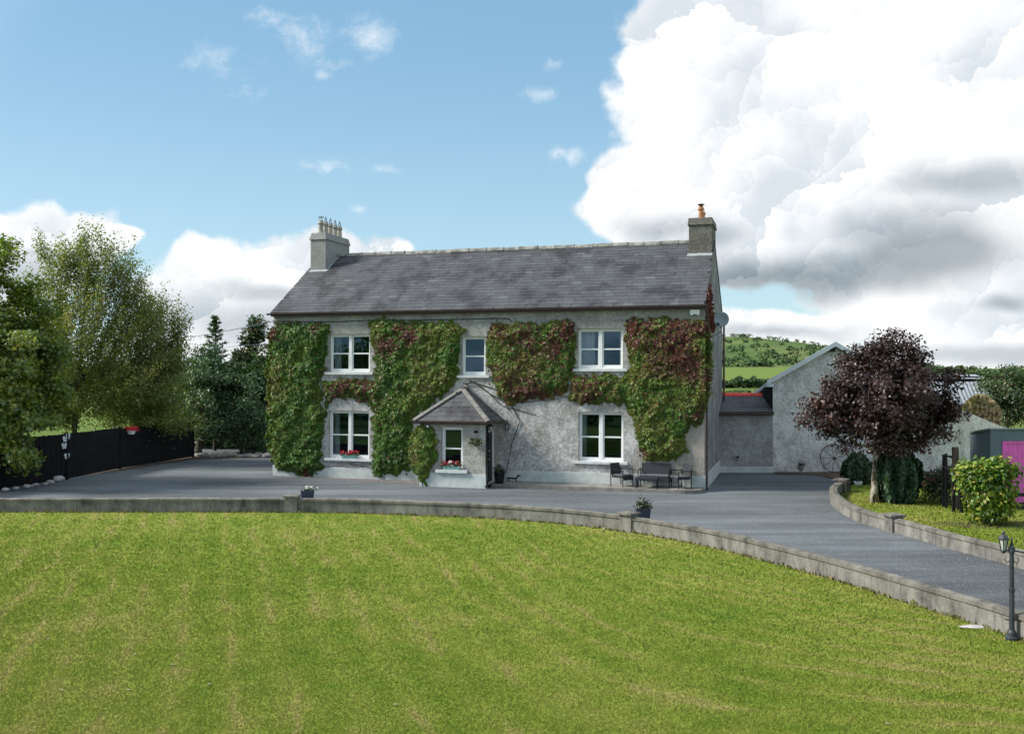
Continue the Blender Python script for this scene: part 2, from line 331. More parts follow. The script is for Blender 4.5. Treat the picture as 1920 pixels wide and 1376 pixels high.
def roughcast(light, dark, amt=.5, beige=None, scale=1.0, streak=.5):
    def fn(t):
        p = t.pos(); x, y, z = t.xyz(p)
        v = t.comb(t.m('MULTIPLY', x, 1), t.m('MULTIPLY', y, 1), t.m('MULTIPLY', z, 1 - .55 * streak))
        a = t.noise(v, 1.3 * scale, 6, .68); b = t.noise(p, 9 * scale, 5, .7); c = t.noise(p, 42, 3, .7); peb = t.vor(p, 30)
        f = t.m('ADD', t.m('MULTIPLY', a, .62), t.m('ADD', t.m('MULTIPLY', b, .60), t.m('MULTIPLY', c, .45)))
        f = t.ss(f, .62 + .25 * amt, .98 + .25 * amt)
        col = t.mix(f, light, dark) if False else t.mix(f, dark, light)
        col = t.mix(t.ss(t.noise(p, .6, 3), .45, .7, 0, .35), col, t.mix(.5, col, tuple(q * 1.15 for q in light)))
        if beige:
            u = t.m('ADD', t.m('MULTIPLY', x, UX.x), t.m('MULTIPLY', y, UX.y)); u0 = H0.dot(UX)
            col = t.mix(t.m('MULTIPLY', t.ss(t.m('ADD', u, t.m('MULTIPLY', t.noise(p, .9, 3), 1.6)), u0 + W - 2.1, u0 + W - .9), .75), col, t.mix(c, beige, tuple(q * .55 for q in beige)))
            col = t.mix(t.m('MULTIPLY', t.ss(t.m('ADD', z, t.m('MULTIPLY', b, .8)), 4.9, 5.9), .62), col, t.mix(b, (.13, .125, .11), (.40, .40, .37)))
        return pbr(t, col, .95, t.m('ADD', t.m('MULTIPLY', peb, .6), t.m('ADD', b, c)), .8, .03, spec=.1)
    return fn
def m_slate(stuff):
    def fn(t):
        p = t.pos(); x, y, z = t.xyz(p)
        r = t.attr('tint') if stuff else t.xyz(t.n('ShaderNodeObjectInfo').outputs['Color'])[0]
        st = t.noise(t.comb(x, y, t.m('MULTIPLY', z, .45)), .8, 6, .68); fine = t.noise(p, 18, 5, .7)
        c = t.ramp(r, [(0, (.056, .057, .062)), (.35, (.063, .064, .070)), (.7, (.070, .072, .078)), (.92, (.077, .079, .085)), (1, (.098, .102, .104))])
        c = t.mix(t.ss(st, .46, .62, 0, .85), c, (.021, .019, .022))
        c = t.mix(t.ss(fine, .60, .78, 0, .40), c, (.13, .133, .13))
        return pbr(t, c, .62, fine, .35, .006, spec=.45)
    return fn
def m_conc(t, base=(.185, .178, .160)):
    p = t.pos(); x, y, z = t.xyz(p); a = t.noise(p, 1.6, 6, .7); b = t.noise(t.comb(t.m('MULTIPLY', x, 3), t.m('MULTIPLY', y, 3), t.m('MULTIPLY', z, .8)), 1.1, 5, .7); c = t.noise(p, 40, 3, .7)
    f = t.m('ADD', t.m('MULTIPLY', a, .5), t.m('MULTIPLY', b, .6)); f = t.m('ADD', f, t.m('MULTIPLY', t.m('SUBTRACT', c, .5), .35))
    col = t.ramp(f, [(.33, (.040, .040, .033)), (.44, tuple(q * .55 for q in base)), (.56, base), (.70, tuple(q * 1.5 for q in base))])
    col = t.mix(t.ss(t.noise(p, 3.1, 5, .7), .58, .75, 0, .5), col, (.16, .16, .085))
    return pbr(t, col, .95, t.m('ADD', c, b), .6, .02, spec=.1)
def m_bark(c0, c1, sc=6):
    def fn(t):
        p = t.pos(); x, y, z = t.xyz(p); n = t.noise(t.comb(x, y, t.m('MULTIPLY', z, .35)), sc, 5, .7); n2 = t.noise(p, sc * .9, 4)
        return pbr(t, t.mix(t.ss(n, .42, .6), c0, c1), .95, n, .7, .02, spec=.1)
    return mat('bark', fn)
def m_glass(t):
    g = t.n('ShaderNodeBsdfGlossy'); g.inputs['Roughness'].default_value = .01; t.put(g.inputs[0], (.42, .70, 1))
    tr = t.n('ShaderNodeBsdfTransparent'); t.put(tr.inputs[0], (.75, .80, .80))
    wv = t.noise(t.pos(), 1.4, 2); b = t.n('ShaderNodeBump'); b.inputs['Strength'].default_value = .05; b.inputs['Distance'].default_value = .02; t.put(b.inputs['Height'], wv); t.nt.links.new(b.outputs[0], g.inputs['Normal'])
    lw = t.n('ShaderNodeFresnel'); lw.inputs[0].default_value = 1.5
    f = t.m('ADD', t.m('MULTIPLY', lw.outputs[0], 1.6), .01, clamp=True)
    m1 = t.n('ShaderNodeMixShader'); t.put(m1.inputs[0], f); t.nt.links.new(tr.outputs[0], m1.inputs[1]); t.nt.links.new(g.outputs[0], m1.inputs[2]); return m1.outputs[0]
M = {}
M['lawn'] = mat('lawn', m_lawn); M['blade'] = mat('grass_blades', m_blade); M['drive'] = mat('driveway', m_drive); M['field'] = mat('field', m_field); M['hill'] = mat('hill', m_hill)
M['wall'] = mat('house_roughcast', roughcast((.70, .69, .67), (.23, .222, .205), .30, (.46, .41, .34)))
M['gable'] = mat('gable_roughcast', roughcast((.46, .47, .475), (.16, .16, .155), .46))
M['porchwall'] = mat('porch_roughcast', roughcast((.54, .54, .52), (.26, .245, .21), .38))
M['barnwall'] = mat('barn_roughcast', roughcast((.82, .81, .78), (.36, .35, .32), .13, scale=1.3))
M['annexwall'] = mat('annex_render', roughcast((.46, .46, .45), (.24, .24, .23), .36, scale=.8))
M['chimneyleft'] = mat('smooth_render', roughcast((.33, .335, .335), (.25, .25, .24), .3))
M['chimneyright'] = mat('weathered_render', roughcast((.27, .26, .235), (.12, .115, .10), .45, scale=1.5))
M['slate'] = mat('slate', m_slate(False)); M['slatestuff'] = mat('slate_far', m_slate(True))
M['conc'] = mat('concrete', m_conc); M['coping'] = mat('coping', lambda t: m_conc(t, (.165, .155, .135)))
M['glass'] = mat('window_glass', m_glass)
M['plinth'] = plain('plinth_paint', (.47, .505, .485), .8, .14, 2.2)
M['upvc'] = plain('window_frame_paint', (.76, .77, .76), .4, .05, 8, spec=.4, bs=.02)
M['sill'] = plain('sill_paint', (.55, .57, .56), .75, .13, 5)
M['gutter'] = plain('brown_gutter', (.060, .036, .034), .45, .2, 5, spec=.4, bs=.05)
M['ridge'] = plain('ridge_tile', (.22, .22, .20), .9, .45, 3.5)
M['lead'] = plain('lead_flashing', (.30, .33, .34), .55, .2, 6)
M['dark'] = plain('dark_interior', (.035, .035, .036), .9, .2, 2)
M['curtain'] = plain('curtain', (.42, .44, .45), .9, .1, 4)
M['black'] = plain('black_paint', (.010, .011, .012), .55, .3, 3, spec=.25)
M['fence'] = plain('black_boards', (.0075, .008, .0095), .75, .45, 4, spec=.15)
M['rattan'] = plain('grey_rattan', (.028, .031, .037), .7, .3, 30, spec=.3, bs=.6)
M['cushion'] = plain('grey_cushion', (.10, .11, .125), .9, .15, 8)
M['patio'] = plain('patio_slab', (.24, .225, .205), .9, .25, 3.)
M['kerb'] = plain('kerb_stone', (.19, .18, .165), .9, .25, 3.)
M['terra'] = plain('terracotta', (.42, .20, .10), .8, .25, 6)
M['claypot'] = plain('buff_clay', (.33, .315, .275), .85, .3, 6)
M['steel'] = plain('steel', (.45, .47, .50), .35, .15, 8, metal=.8, spec=.5)
M['wire'] = plain('wire', (.10, .12, .15), .5, .1, 8)
M['dish'] = plain('dish_grey', (.30, .335, .37), .5, .08, 3)
M['white'] = plain('white_plastic', (.80, .82, .80), .4, .03, 4, bs=.02)
M['soil'] = plain('soil', (.085, .060, .042), 1, .4, 2.5, bs=.8)
def m_gravel(t):
    p = t.pos(); v = t.vor(p, 22, out='Color'); d = t.vor(p, 22)
    return pbr(t, t.mix(t.xyz(v)[0], (.09, .075, .07), (.27, .24, .23)), .95, d, 1, .03)
M['gravel'] = mat('pea_gravel', m_gravel)
M['dryleaf'] = plain('dry_leaf', (.36, .31, .22), .9, .2, 30)
M['stone'] = plain('stone', (.25, .24, .225), .95, .35, 4, bs=.8)
M['palestone'] = plain('pale_stone', (.46, .44, .43), .95, .2, 4, bs=.6)
M['teal'] = plain('trough_green', (.24, .42, .40), .6, .1, 6)
M['pink'] = plain('pink_paint', (.74, .13, .48), .5, .10, 2.5, spec=.35, bs=.06)
M['bluegrey'] = plain('bluegrey_paint', (.125, .155, .190), .7, .12, 1.2, bs=.1)
M['redridge'] = plain('red_ridge', (.78, .085, .06), .7, .2, 3)
M['barge'] = plain('barge_board', (.56, .60, .63), .6, .08, 3, bs=.05)
M['corr'] = plain('corrugated_sheet', (.24, .26, .285), .6, .25, .7)
M['rust'] = plain('rusty_iron', (.055, .040, .034), .85, .4, 12)
M['timber'] = plain('weathered_timber', (.085, .060, .048), .9, .35, 8)
M['lampmetal'] = plain('lamp_paint', (.028, .036, .042), .5, .3, 8, spec=.4)
M['lampglass'] = plain('frosted_lamp_glass', (.42, .44, .42), .25, .1, 5, spec=.5)
M['planter'] = plain('slate_planter', (.035, .045, .062), .55, .2, 6)
M['rubble'] = plain('basket', (.16, .14, .11), .9, .3, 9)
M['brass'] = plain('brass', (.55, .45, .25), .35, .1, 5, metal=.8)
M['copper_door'] = plain('door_paint', (.012, .012, .014), .4, .2, 4, spec=.4)
M['ivy'] = leafmat('creeper_leaves', [(0, (.024, .068, .009)), (.22, (.052, .135, .014)), (.42, (.105, .185, .020)), (.55, (.17, .175, .028)), (.66, (.115, .082, .026)), (.82, (.105, .036, .024)), (1, (.155, .026, .026))], .2, .035)
M['mapleleaf'] = leafmat('green_maple_leaves', [(0, (.06, .115, .016)), (.4, (.145, .225, .033)), (.75, (.26, .31, .046)), (1, (.46, .40, .06))], .48, .06)
M['birchleaf'] = leafmat('birch_leaves', [(0, (.12, .165, .035)), (.5, (.20, .245, .055)), (.85, (.26, .27, .075)), (1, (.32, .24, .10))], .5, .05)
M['everleaf'] = leafmat('evergreen_leaves', [(0, (.024, .060, .021)), (.5, (.055, .125, .040)), (1, (.125, .20, .07))], .25, .05)
M['sycleaf'] = leafmat('sycamore_leaves', [(0, (.022, .052, .020)), (.5, (.045, .095, .030)), (.85, (.085, .13, .04)), (1, (.12, .07, .03))], .25, .06)
M['copper'] = leafmat('copper_maple_leaves', [(0, (.022, .013, .013)), (.5, (.044, .023, .022)), (.85, (.075, .036, .031)), (1, (.115, .055, .040))], .2, .05)
M['conif'] = leafmat('conifer_sprays', [(0, (.010, .030, .011)), (.5, (.024, .060, .022)), (1, (.06, .12, .04))], .1, .04)
M['laurel'] = leafmat('laurel_leaves', [(0, (.040, .10, .010)), (.45, (.105, .20, .018)), (.8, (.22, .30, .030)), (1, (.40, .37, .05))], .3, .05)
M['shrub'] = leafmat('shrub_leaves', [(0, (.015, .025, .012)), (.6, (.035, .055, .022)), (1, (.09, .10, .045))], .15, .05)
M['drygrass'] = leafmat('dry_weeds', [(0, (.10, .13, .04)), (.4, (.22, .20, .09)), (1, (.36, .26, .17))], .25, .02)
M['wood'] = leafmat('woodland_leaves', [(0, (.030, .062, .026)), (.5, (.060, .105, .038)), (.85, (.11, .15, .05)), (1, (.19, .17, .07))], .15, .02)
M['bloom'] = leafmat('petals', [(0, (.42, .012, .06)), (.35, (.50, .02, .035)), (.55, (.26, .035, .015)), (.75, (.55, .08, .22)), (.9, (.75, .72, .70)), (1, (.75, .72, .70))], .2, .03)
M['barkgrey'] = m_bark((.05, .045, .035), (.13, .12, .095)); M['barkpale'] = m_bark((.075, .05, .035), (.55, .50, .40), 9); M['barkdark'] = m_bark((.03, .026, .02), (.075, .065, .05))

# ================================================================== SETTING
def sheet(name, pts, mt, z, kind='structure'):
    mb = MB(); mb.add([(p[0], p[1], z) for p in pts], [tuple(range(len(pts)))])
    o = obj(name, mb, mt); bm = bmesh.new(); bm.from_mesh(o.data); bmesh.ops.triangulate(bm, faces=bm.faces)
    for f in bm.faces:
        if f.normal.z < 0: f.normal_flip()
    bm.to_mesh(o.data); bm.free(); return tag(o, kind=kind)
mb = MB(); rings = [0, 30, 80, 160, 300, 600, 1200, 2500, 5000]; nseg = 48
vs = [(0, 0, -.03)] + [(r * math.sin(2 * math.pi * k / nseg), r * math.cos(2 * math.pi * k / nseg) + 30, -.03) for r in rings[1:] for k in range(nseg)]
fs = [(0, 1 + k, 1 + (k + 1) % nseg) for k in range(nseg)] + [(1 + i * nseg + k, 1 + (i + 1) * nseg + k, 1 + (i + 1) * nseg + (k + 1) % nseg, 1 + i * nseg + (k + 1) % nseg) for i in range(len(rings) - 2) for k in range(nseg)]
mb.add(vs, fs); ground = tag(obj('ground', mb, M['field']), kind='structure')
def smooth_path(pts, n=6):
    out = []
    for i in range(len(pts) - 1):
        p0, p1, p2, p3 = pts[max(i - 1, 0)], pts[i], pts[i + 1], pts[min(i + 2, len(pts) - 1)]
        for k in range(n):
            t = k / n; out.append(.5 * ((2 * p1) + (p2 - p0) * t + (2 * p0 - 5 * p1 + 4 * p2 - p3) * t * t + (3 * p1 - p0 - 3 * p2 + p3) * t ** 3))
    return out + [pts[-1]]
WALL_PX = [(-260, 961), (0, 961), (270, 961), (545, 961.5), (700, 964), (900, 972), (1050, 983), (1175, 998), (1250, 1011), (1340, 1029), (1440, 1055), (1550, 1085), (1660, 1119), (1770, 1154), (1850, 1180), (1930, 1208), (2080, 1262)]
wall_path = smooth_path([G(*p) for p in WALL_PX], 8)
SIDE_PX = [(1590, 921), (1572, 922), (1560, 930), (1557, 943), (1575, 960), (1609, 978), (1668, 996), (1715, 1009), (1774, 1027), (1841, 1045), (1895, 1060), (1990, 1090), (2100, 1128)]
side_path = smooth_path([G(*p) for p in SIDE_PX], 6)
lawn_pts = [Vector((-17, 8, 0))] + [p + Vector((0, .12, 0)) for p in wall_path] + [Vector((9, 2, 0)), Vector((-10, 2, 0))]
lawn_pts[0] = Vector((-22, 2, 0))
lawn = sheet('front_lawn', lawn_pts, M['lawn'], .012)
fence_px = [(-330, 972), (0, 918), (125, 899), (225, 879), (362, 857)]
drive_pts = wall_path + [p for p in reversed(side_path)] + [G(1600, 900), G(1700, 884), G(1700, 872), G(1330, 860), Vector((8, 58, 0)), Vector((-24, 58, 0)), G(362, 855), G(225, 877), G(125, 897), G(0, 916), G(-330, 970)]
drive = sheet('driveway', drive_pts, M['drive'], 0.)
sl_pts = [p + Vector((.12, .05, 0)) for p in side_path] + [Vector((40, 18, 0)), Vector((40, 44, 0)), G(1900, 884), G(1640, 885), G(1600, 900)]
side_lawn = sheet('side_lawn', sl_pts, M['lawn'], .016)
bed = sheet('flower_bed', [G(1452, 889), G(1530, 891), G(1568, 899), G(1600, 909), G(1640, 905), G(1720, 902), G(1770, 905), G(1770, 885), G(1452, 884.5)], M['soil'], .024)
bed2 = sheet('leaf_litter_strip', [G(150, 893.5), G(225, 882), G(362, 861), G(500, 858.5), G(500, 846), G(362, 852), G(225, 876), G(150, 888)], M['soil'], .008)
lb = G(1855, 985); bed3 = sheet('laurel_bed', [lb + Vector((1.5 * math.cos(a) * (1 + .15 * math.sin(3 * a)), .7 * math.sin(a), 0)) for a in np.linspace(0, 2 * math.pi, 18)[:-1]], M['soil'], .024)

# hill and far land
HC = [(200, 694), (500, 690), (700, 672), (1000, 645), (1350, 637.5), (1400, 637), (1440, 640), (1500, 646), (1545, 653), (1600, 664), (1700, 682), (1800, 692), (2000, 690), (2300, 693)]
mb = MB(); nx, ny = 120, 26; vs = []
for i in range(nx + 1):
    px = 200 + (2300 - 200) * i / nx; cy = float(np.interp(px, [c[0] for c in HC], [c[1] for c in HC]))
    for j in range(ny + 1):
        t = j / ny; Y = 250 + 800 * t; zc = CAMH - (cy - HOR) / FPX * 1000; k = max(0., min(1., (zc - 4) / 26)); zf = -.5 + 6.6 * k
        if t < .225: z = -.5 + (zf + .5) * (t / .225) ** 1.25
        else:
            q = (t - .225) / .70; z = zf + (zc - zf) * (math.sin(min(q, 1) * math.pi / 2) ** 1.1 if q <= 1 else 1 - (q - 1) * 3)
        z += (math.sin(px * .021 + Y * .013) + math.sin(px * .05 - Y * .02)) * .35 * max(0, min(1, (t - .2) * 4)) * (1 if t < .8 else .3)
        vs.append(((px - 960) / FPX * Y, Y, z))
mb.add(vs, [(i * (ny + 1) + j, (i + 1) * (ny + 1) + j, (i + 1) * (ny + 1) + j + 1, i * (ny + 1) + j + 1) for i in range(nx) for j in range(ny)])
tag(obj('hill', mb, M['hill'], smooth=True), kind='structure')
hill_v = np.array(vs).reshape(nx + 1, ny + 1, 3)

# ================================================================== FARMHOUSE
house = thing('farmhouse', H(W / 2, D / 2, 0), 'two storey grey roughcast farmhouse with slate roof, porch and creeper on its front', 'house')
def rect(px0, px1, py0, py1, v=0.):
    u0, z1 = HF(px0, py0, v); u1, _ = HF(px1, py0, v); uc = (px0 + px1) / 2; _, z0 = HF(uc, py1, v); _, z1 = HF(uc, py0, v); return [u0, u1, z0, z1]
def wall_open(mb, fr, u0, u1, z0, z1, th, ops, v0=0., reveal=True):
    us = sorted({u0, u1, *[o[0] for o in ops], *[o[1] for o in ops]}); zs = sorted({z0, z1, *[o[2] for o in ops], *[o[3] for o in ops]})
    for a, b in zip(us, us[1:]):
        for c, d in zip(zs, zs[1:]):
            if any(o[0] <= (a + b) / 2 <= o[1] and o[2] <= (c + d) / 2 <= o[3] for o in ops): continue
            for v in (v0, v0 + th): mb.add([fr(a, v, c), fr(b, v, c), fr(b, v, d), fr(a, v, d)], [(0, 1, 2, 3)])
    for (a, b, c, d) in ops + [(u0, u1, z0, z1)]:
        for (p, q) in (((a, c), (b, c)), ((b, c), (b, d)), ((b, d), (a, d)), ((a, d), (a, c))):
            mb.add([fr(p[0], v0, p[1]), fr(q[0], v0, q[1]), fr(q[0], v0 + th, q[1]), fr(p[0], v0 + th, p[1])], [(0, 1, 2, 3)])
WIN = {'UL': rect(617, 693.3, 626.3, 698), 'LL': rect(616, 692.3, 770, 859.6), 'UM': rect(865, 910.3, 630.5, 703.8), 'UR': rect(1082.8, 1168, 616, 691.6), 'LR': rect(1084.4, 1169, 772.4, 865.2)}
ZT = HE + .10
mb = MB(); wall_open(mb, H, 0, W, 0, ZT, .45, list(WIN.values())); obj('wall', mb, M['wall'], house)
KS = (HR - (HE + .13)) / (D / 2 + .22); zroof = lambda v: HE + .13 + KS * (v + .22) if v <= D / 2 else HE + .13 + KS * (D + .22 - v)
for u in (0.0, W - .45):
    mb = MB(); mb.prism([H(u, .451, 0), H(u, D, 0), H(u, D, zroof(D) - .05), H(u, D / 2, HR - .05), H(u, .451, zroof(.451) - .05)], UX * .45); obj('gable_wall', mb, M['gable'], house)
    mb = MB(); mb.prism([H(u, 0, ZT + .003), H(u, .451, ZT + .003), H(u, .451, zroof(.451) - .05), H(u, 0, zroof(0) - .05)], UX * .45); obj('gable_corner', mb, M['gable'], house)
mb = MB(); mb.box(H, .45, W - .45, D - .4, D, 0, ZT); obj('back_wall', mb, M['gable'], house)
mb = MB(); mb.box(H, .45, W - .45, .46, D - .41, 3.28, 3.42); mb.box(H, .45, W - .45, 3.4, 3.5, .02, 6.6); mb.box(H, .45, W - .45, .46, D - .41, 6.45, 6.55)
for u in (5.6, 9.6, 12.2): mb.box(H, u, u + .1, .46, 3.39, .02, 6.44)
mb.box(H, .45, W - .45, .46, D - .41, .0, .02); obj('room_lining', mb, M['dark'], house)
# plinth
ph = .54
P_L, P_R = HL(G(784, 912.7)), HL(G(913.5, 914.8)); pu0, pu1, pv = P_L[0], P_R[0], (P_L[1] + P_R[1]) / 2
sheet('gravel_strip', [H(.2, -.05, 0), H(pu0 - .06, -.05, 0), H(pu0 - .06, -1.1, 0), H(4.6, -.80, 0), H(3.6, -.62, 0), H(2.4, -.5, 0), H(.4, -.3, 0)], M['gravel'], .006)
mb = MB(); mb.box(H, -.03, pu0 - .03, -.035, .0, 0, ph * .82); mb.box(H, pu1 + .02, W + .035, -.035, .0, 0, ph); mb.box(H, W, W + .035, .001, D, 0, ph); obj('plinth', mb, M['plinth'], house, bevel=.008)
mb = MB(); mb.box(H, pu0 - .03, pu1 + .03, pv - .03, pv, 0, ph * .98); mb.box(H, pu0 - .03, pu0, pv + .001, -.036, 0, ph * .98); obj('porch_plinth', mb, M['plinth'], house, bevel=.008)

def sash_window(r, cols, v0=.13, curtains=(), sillw=.17, fr=H, par=house, sillh=.10, sillp=.09):
    a, b, c, d = r; t = .065
    mb = MB(); mb.box(fr, a + .002, b - .002, v0, v0 + .12, d - t, d - .002); mb.box(fr, a + .002, b - .002, v0, v0 + .12, c + .002, c + t * 1.1)
    mb.box(fr, a + .002, a + t, v0, v0 + .12, c + t * 1.1, d - t); mb.box(fr, b - t, b - .002, v0, v0 + .12, c + t * 1.1, d - t)
    cells = []
    if cols == 2:
        mid = (a + b) / 2; mb.box(fr, mid - .06, mid + .06, v0 - .008, v0 + .12, c + t * 1.1, d - t); cells = [(a + t, mid - .06), (mid + .06, b - t)]
    else: cells = [(a + t, b - t)]
    win = obj('window', mb, M['upvc'], par, bevel=.006)
    zb, zt = c + t * 1.1, d - t; zm = zb + (zt - zb) * .49
    for (p, q) in cells:
        for (z0, z1, vv) in ((zm - .02, zt, v0 + .055), (zb, zm + .02, v0 + .025)):
            s = .045 if z0 > zb + .1 else .05; sm = MB()
            sm.box(fr, p, q, vv, vv + .035, z1 - s, z1); sm.box(fr, p, q, vv, vv + .035, z0, z0 + (s if z0 > zb + .1 else .075))
            z0i = z0 + (s if z0 > zb + .1 else .075)
            sm.box(fr, p, p + s, vv, vv + .035, z0i, z1 - s); sm.box(fr, q - s, q, vv, vv + .035, z0i, z1 - s)
            obj('sash', sm, M['upvc'], win)
            pm = MB(); pm.add([fr(p + s - .002, vv + .015, z0i - .002), fr(q - s + .002, vv + .015, z0i - .002), fr(q - s + .002, vv + .015, z1 - s + .002), fr(p + s - .002, vv + .015, z1 - s + .002)], [(0, 1, 2, 3)]); obj('pane', pm, M['glass'], win)
    sm = MB(); sm.box(fr, a - sillw, b + sillw, -sillp + (v0 - .13), v0 + .02, c - sillh, c + .001); obj('sill', sm, M['sill'], win, bevel=.01)
    for (p, q, z0) in curtains:
        cm = MB(); n = 24; vs = []
        for i in range(n + 1):
            u = p + (q - p) * i / n; vv = v0 + .30 + .035 * math.sin(i * 1.5) + .01 * math.sin(i * 4.1)
            vs += [fr(u, vv, z0), fr(u + .03 * math.sin(i), vv, d + .05)]
        cm.add(vs, [(2 * i, 2 * i + 2, 2 * i + 3, 2 * i + 1) for i in range(n)]); obj('curtain', cm, M['curtain'], win, smooth=True)
    return win
w0 = WIN['UL']; sash_window(w0, 2, curtains=[(w0[0] + .04, w0[0] + .36, w0[2] - .1), (w0[1] - .12, w0[1] - .02, w0[2] - .1)])
w0 = WIN['LL']; sash_window(w0, 2, curtains=[(w0[0] + .04, w0[0] + .32, w0[2] - .1)])
w0 = WIN['UM']; sash_window(w0, 1)
w0 = WIN['UR']; sash_window(w0, 2, curtains=[(w0[0] + .04, w0[0] + .62, w0[2] - .1), (w0[1] - .22, w0[1] - .02, w0[2] - .1)])
w0 = WIN['LR']; sash_window(w0, 2, curtains=[(w0[0] + .04, w0[0] + .24, w0[2] - .1)])

# roof
CS, SN = 1 / math.sqrt(1 + KS * KS), KS / math.sqrt(1 + KS * KS); SL = (D / 2 + .22) / CS; ZE = HE + .13
def S(u, s, n): return H(u, -.22 + s * CS - n * SN, ZE + s * SN + n * CS)
mb = MB(); mb.box(S, -.03, W + .03, .03, SL, -.04, -.008)
mb.prism([H(-.03, D / 2 + .003, HR - .04), H(W + .03, D / 2 + .003, HR - .04), H(W + .03, D + .22, ZE - .04), H(-.03, D + .22, ZE - .04)], (0, 0, .05))
roof = obj('roof', mb, M['slatestuff'], house)
slate_me = bpy.data.meshes.new('slate')
def slate_geo(wd, ln, th, lift): # x across, y up the slope, z outwards; the tail is lifted on the course below
    return [(x * wd / 2, y, z) for (y, za, zb) in ((0, lift, lift + th), (ln, 0, th)) for x in (-1, 1) for z in (za, zb)]
SF = [(0, 2, 3, 1), (4, 5, 7, 6), (0, 1, 5, 4), (2, 6, 7, 3), (0, 4, 6, 2), (1, 3, 7, 5)]
ROWS = 20; EXP = (SL - .04) / ROWS; slates = []
for r in range(ROWS):
    u = -.045 - (.26 if r % 2 else 0) + random.uniform(-.05, .05)
    while u < W + .02:
        wdt = random.uniform(.38, .48); a = max(u, -.045); b = min(u + wdt, W + .045)
        if b - a > .09: slates.append((S, (a + b) / 2, r * EXP + random.uniform(-.007, .007), b - a - .007, EXP * 1.5, random.random(), random.uniform(-.010, .010)))
        u += wdt
def slate_mats(fr):
    o = fr(0, 0, 0); ex = (fr(1, 0, 0) - o); ey = (fr(0, 1, 0) - o); ez = (fr(0, 0, 1) - o); return ex, ey, ez
def lay_slates(lst, par, keep, mt_i, mt_s):
    """the largest in view are objects, the others one joined mesh of the same slates"""
    cp = Vector((0, 0, CAMH)); lst = sorted(lst, key=lambda q: (q[0](q[1], q[2], 0) - cp).length); ml = bpy.data.meshes.new('slate')
    ml.from_pydata(slate_geo(1, EXP * 1.5, .011, .012), [], SF); finish(ml, mt_i); rest = MB()
    off = Vector(root_of(par).location)
    for i, (fr, u, s, wd, ln, rnd, rot) in enumerate(lst):
        ex, ey, ez = slate_mats(fr); m = Matrix((ex, ey, ez)).transposed().to_4x4(); m = m @ Matrix.Rotation(rot, 4, 'Z')
        if i < keep:
            o = bpy.data.objects.new('slate', ml); COL.objects.link(o); o.parent = par
            o.matrix_local = Matrix.Translation(fr(u, s, .0) - off) @ m @ Matrix.Diagonal((wd, 1, 1, 1)); o.color = (rnd, rnd, rnd, 1)
        else:
            mm = Matrix.Translation(fr(u, s, 0)) @ m; rest.add([mm @ Vector(p) for p in slate_geo(wd, ln, .011, .012)], SF, rnd + .001)
    if rest.v: obj('slates', rest, mt_s, par, kind='stuff')
lay_slates(slates, roof, 245, M['slate'], M['slatestuff'])
# ridge tiles
u = .55; nridge = 0
while u < W - .62:
    L = random.uniform(.62, .82); b = min(u + L, W - .62); dz = random.uniform(-.012, .012)
    mb = MB(); pr = [(-.15, -.115), (-.11, -.03), (-.05, .025), (0, .04), (.05, .025), (.11, -.03), (.15, -.115), (.10, -.09), (0, .0), (-.10, -.09)]
    mb.prism([H(u + .006, D / 2 + p, HR + .06 + q + dz) for p, q in pr], UX * (b - u - .012)); mb.prism([H(b - .05, D / 2 + p * 1.13, HR + .06 + q * 1.1 + .012 + dz) for p, q in pr], UX * .06)
    obj('ridge_tile', mb, M['ridge'], roof); u = b
# gutter, fascia, downpipes
mb = MB(); mb.box(H, -.02, W + .02, -.20, -.002, HE + .0, HE + .115); obj('fascia', mb, M['gutter'], house)
mb = MB(); pr = [(-.055, .0), (-.05, -.04), (-.025, -.068), (0.0, -.075), (.025, -.068), (.05, -.04), (.055, .0), (.045, 0), (.03, -.045), (0, -.06), (-.03, -.045), (-.045, 0)]
mb.prism([H(-.16, -.262 + p, HE + .125 + q) for p, q in pr], UX * (W + .30)); gut = obj('gutter', mb, M['gutter'], house)
mb = MB(); mb.tube([H(W + .06, -.24, HE + .06), H(W + .06, -.20, HE - .05), H(W + .075, .10, HE - .25), H(W + .075, .10, .12), H(W + .08, .02, .04)], .04, 10)
for z in (1.2, 3.0, 4.8): mb.tube([H(W + .075, .10, z), H(W + .075, .10, z + .06)], .05, 10)
obj('downpipe', mb, M['gutter'], house, smooth=True)
mb = MB(); mb.tube([H(W + .085, D - .12, HE + .0), H(W + .085, D - .12, .05)], .045, 10)
for z in (1.2, 3.0, 4.8): mb.tube([H(W + .085, D - .12, z), H(W + .085, D - .12, z + .06)], .055, 10)
obj('downpipe', mb, M['gutter'], house, smooth=True)
mb = MB(); pts = [H(-.03, -.03, HF(515, 602)[1])] + [H(HF(x, y)[0], -.03, HF(x, y)[1]) for x, y in ((580, 603.5), (640, 603), (700, 600.5), (770, 600.5), (850, 599), (935, 597), (955, 598), (960, 604))]
mb.tube(pts, .014, 6); obj('cable', mb, M['black'], house)
a = rect(1294, 1312, 580.5, 592, -.05); mb = MB()
mb.prism([H(a[0], -.10, a[3]), H(a[1], -.10, a[3]), H(a[1], -.10, a[2] + .05), H(a[1] - .06, -.10, a[2]), H(a[1] - .11, -.10, a[2] + .05), H(a[0] + .11, -.10, a[2] + .05), H(a[0] + .06, -.10, a[2]), H(a[0], -.10, a[2] + .05)], VX * .097)
tag(obj('alarm_box', mb, M['white'], house, bevel=.01), 'white alarm box under the eave')

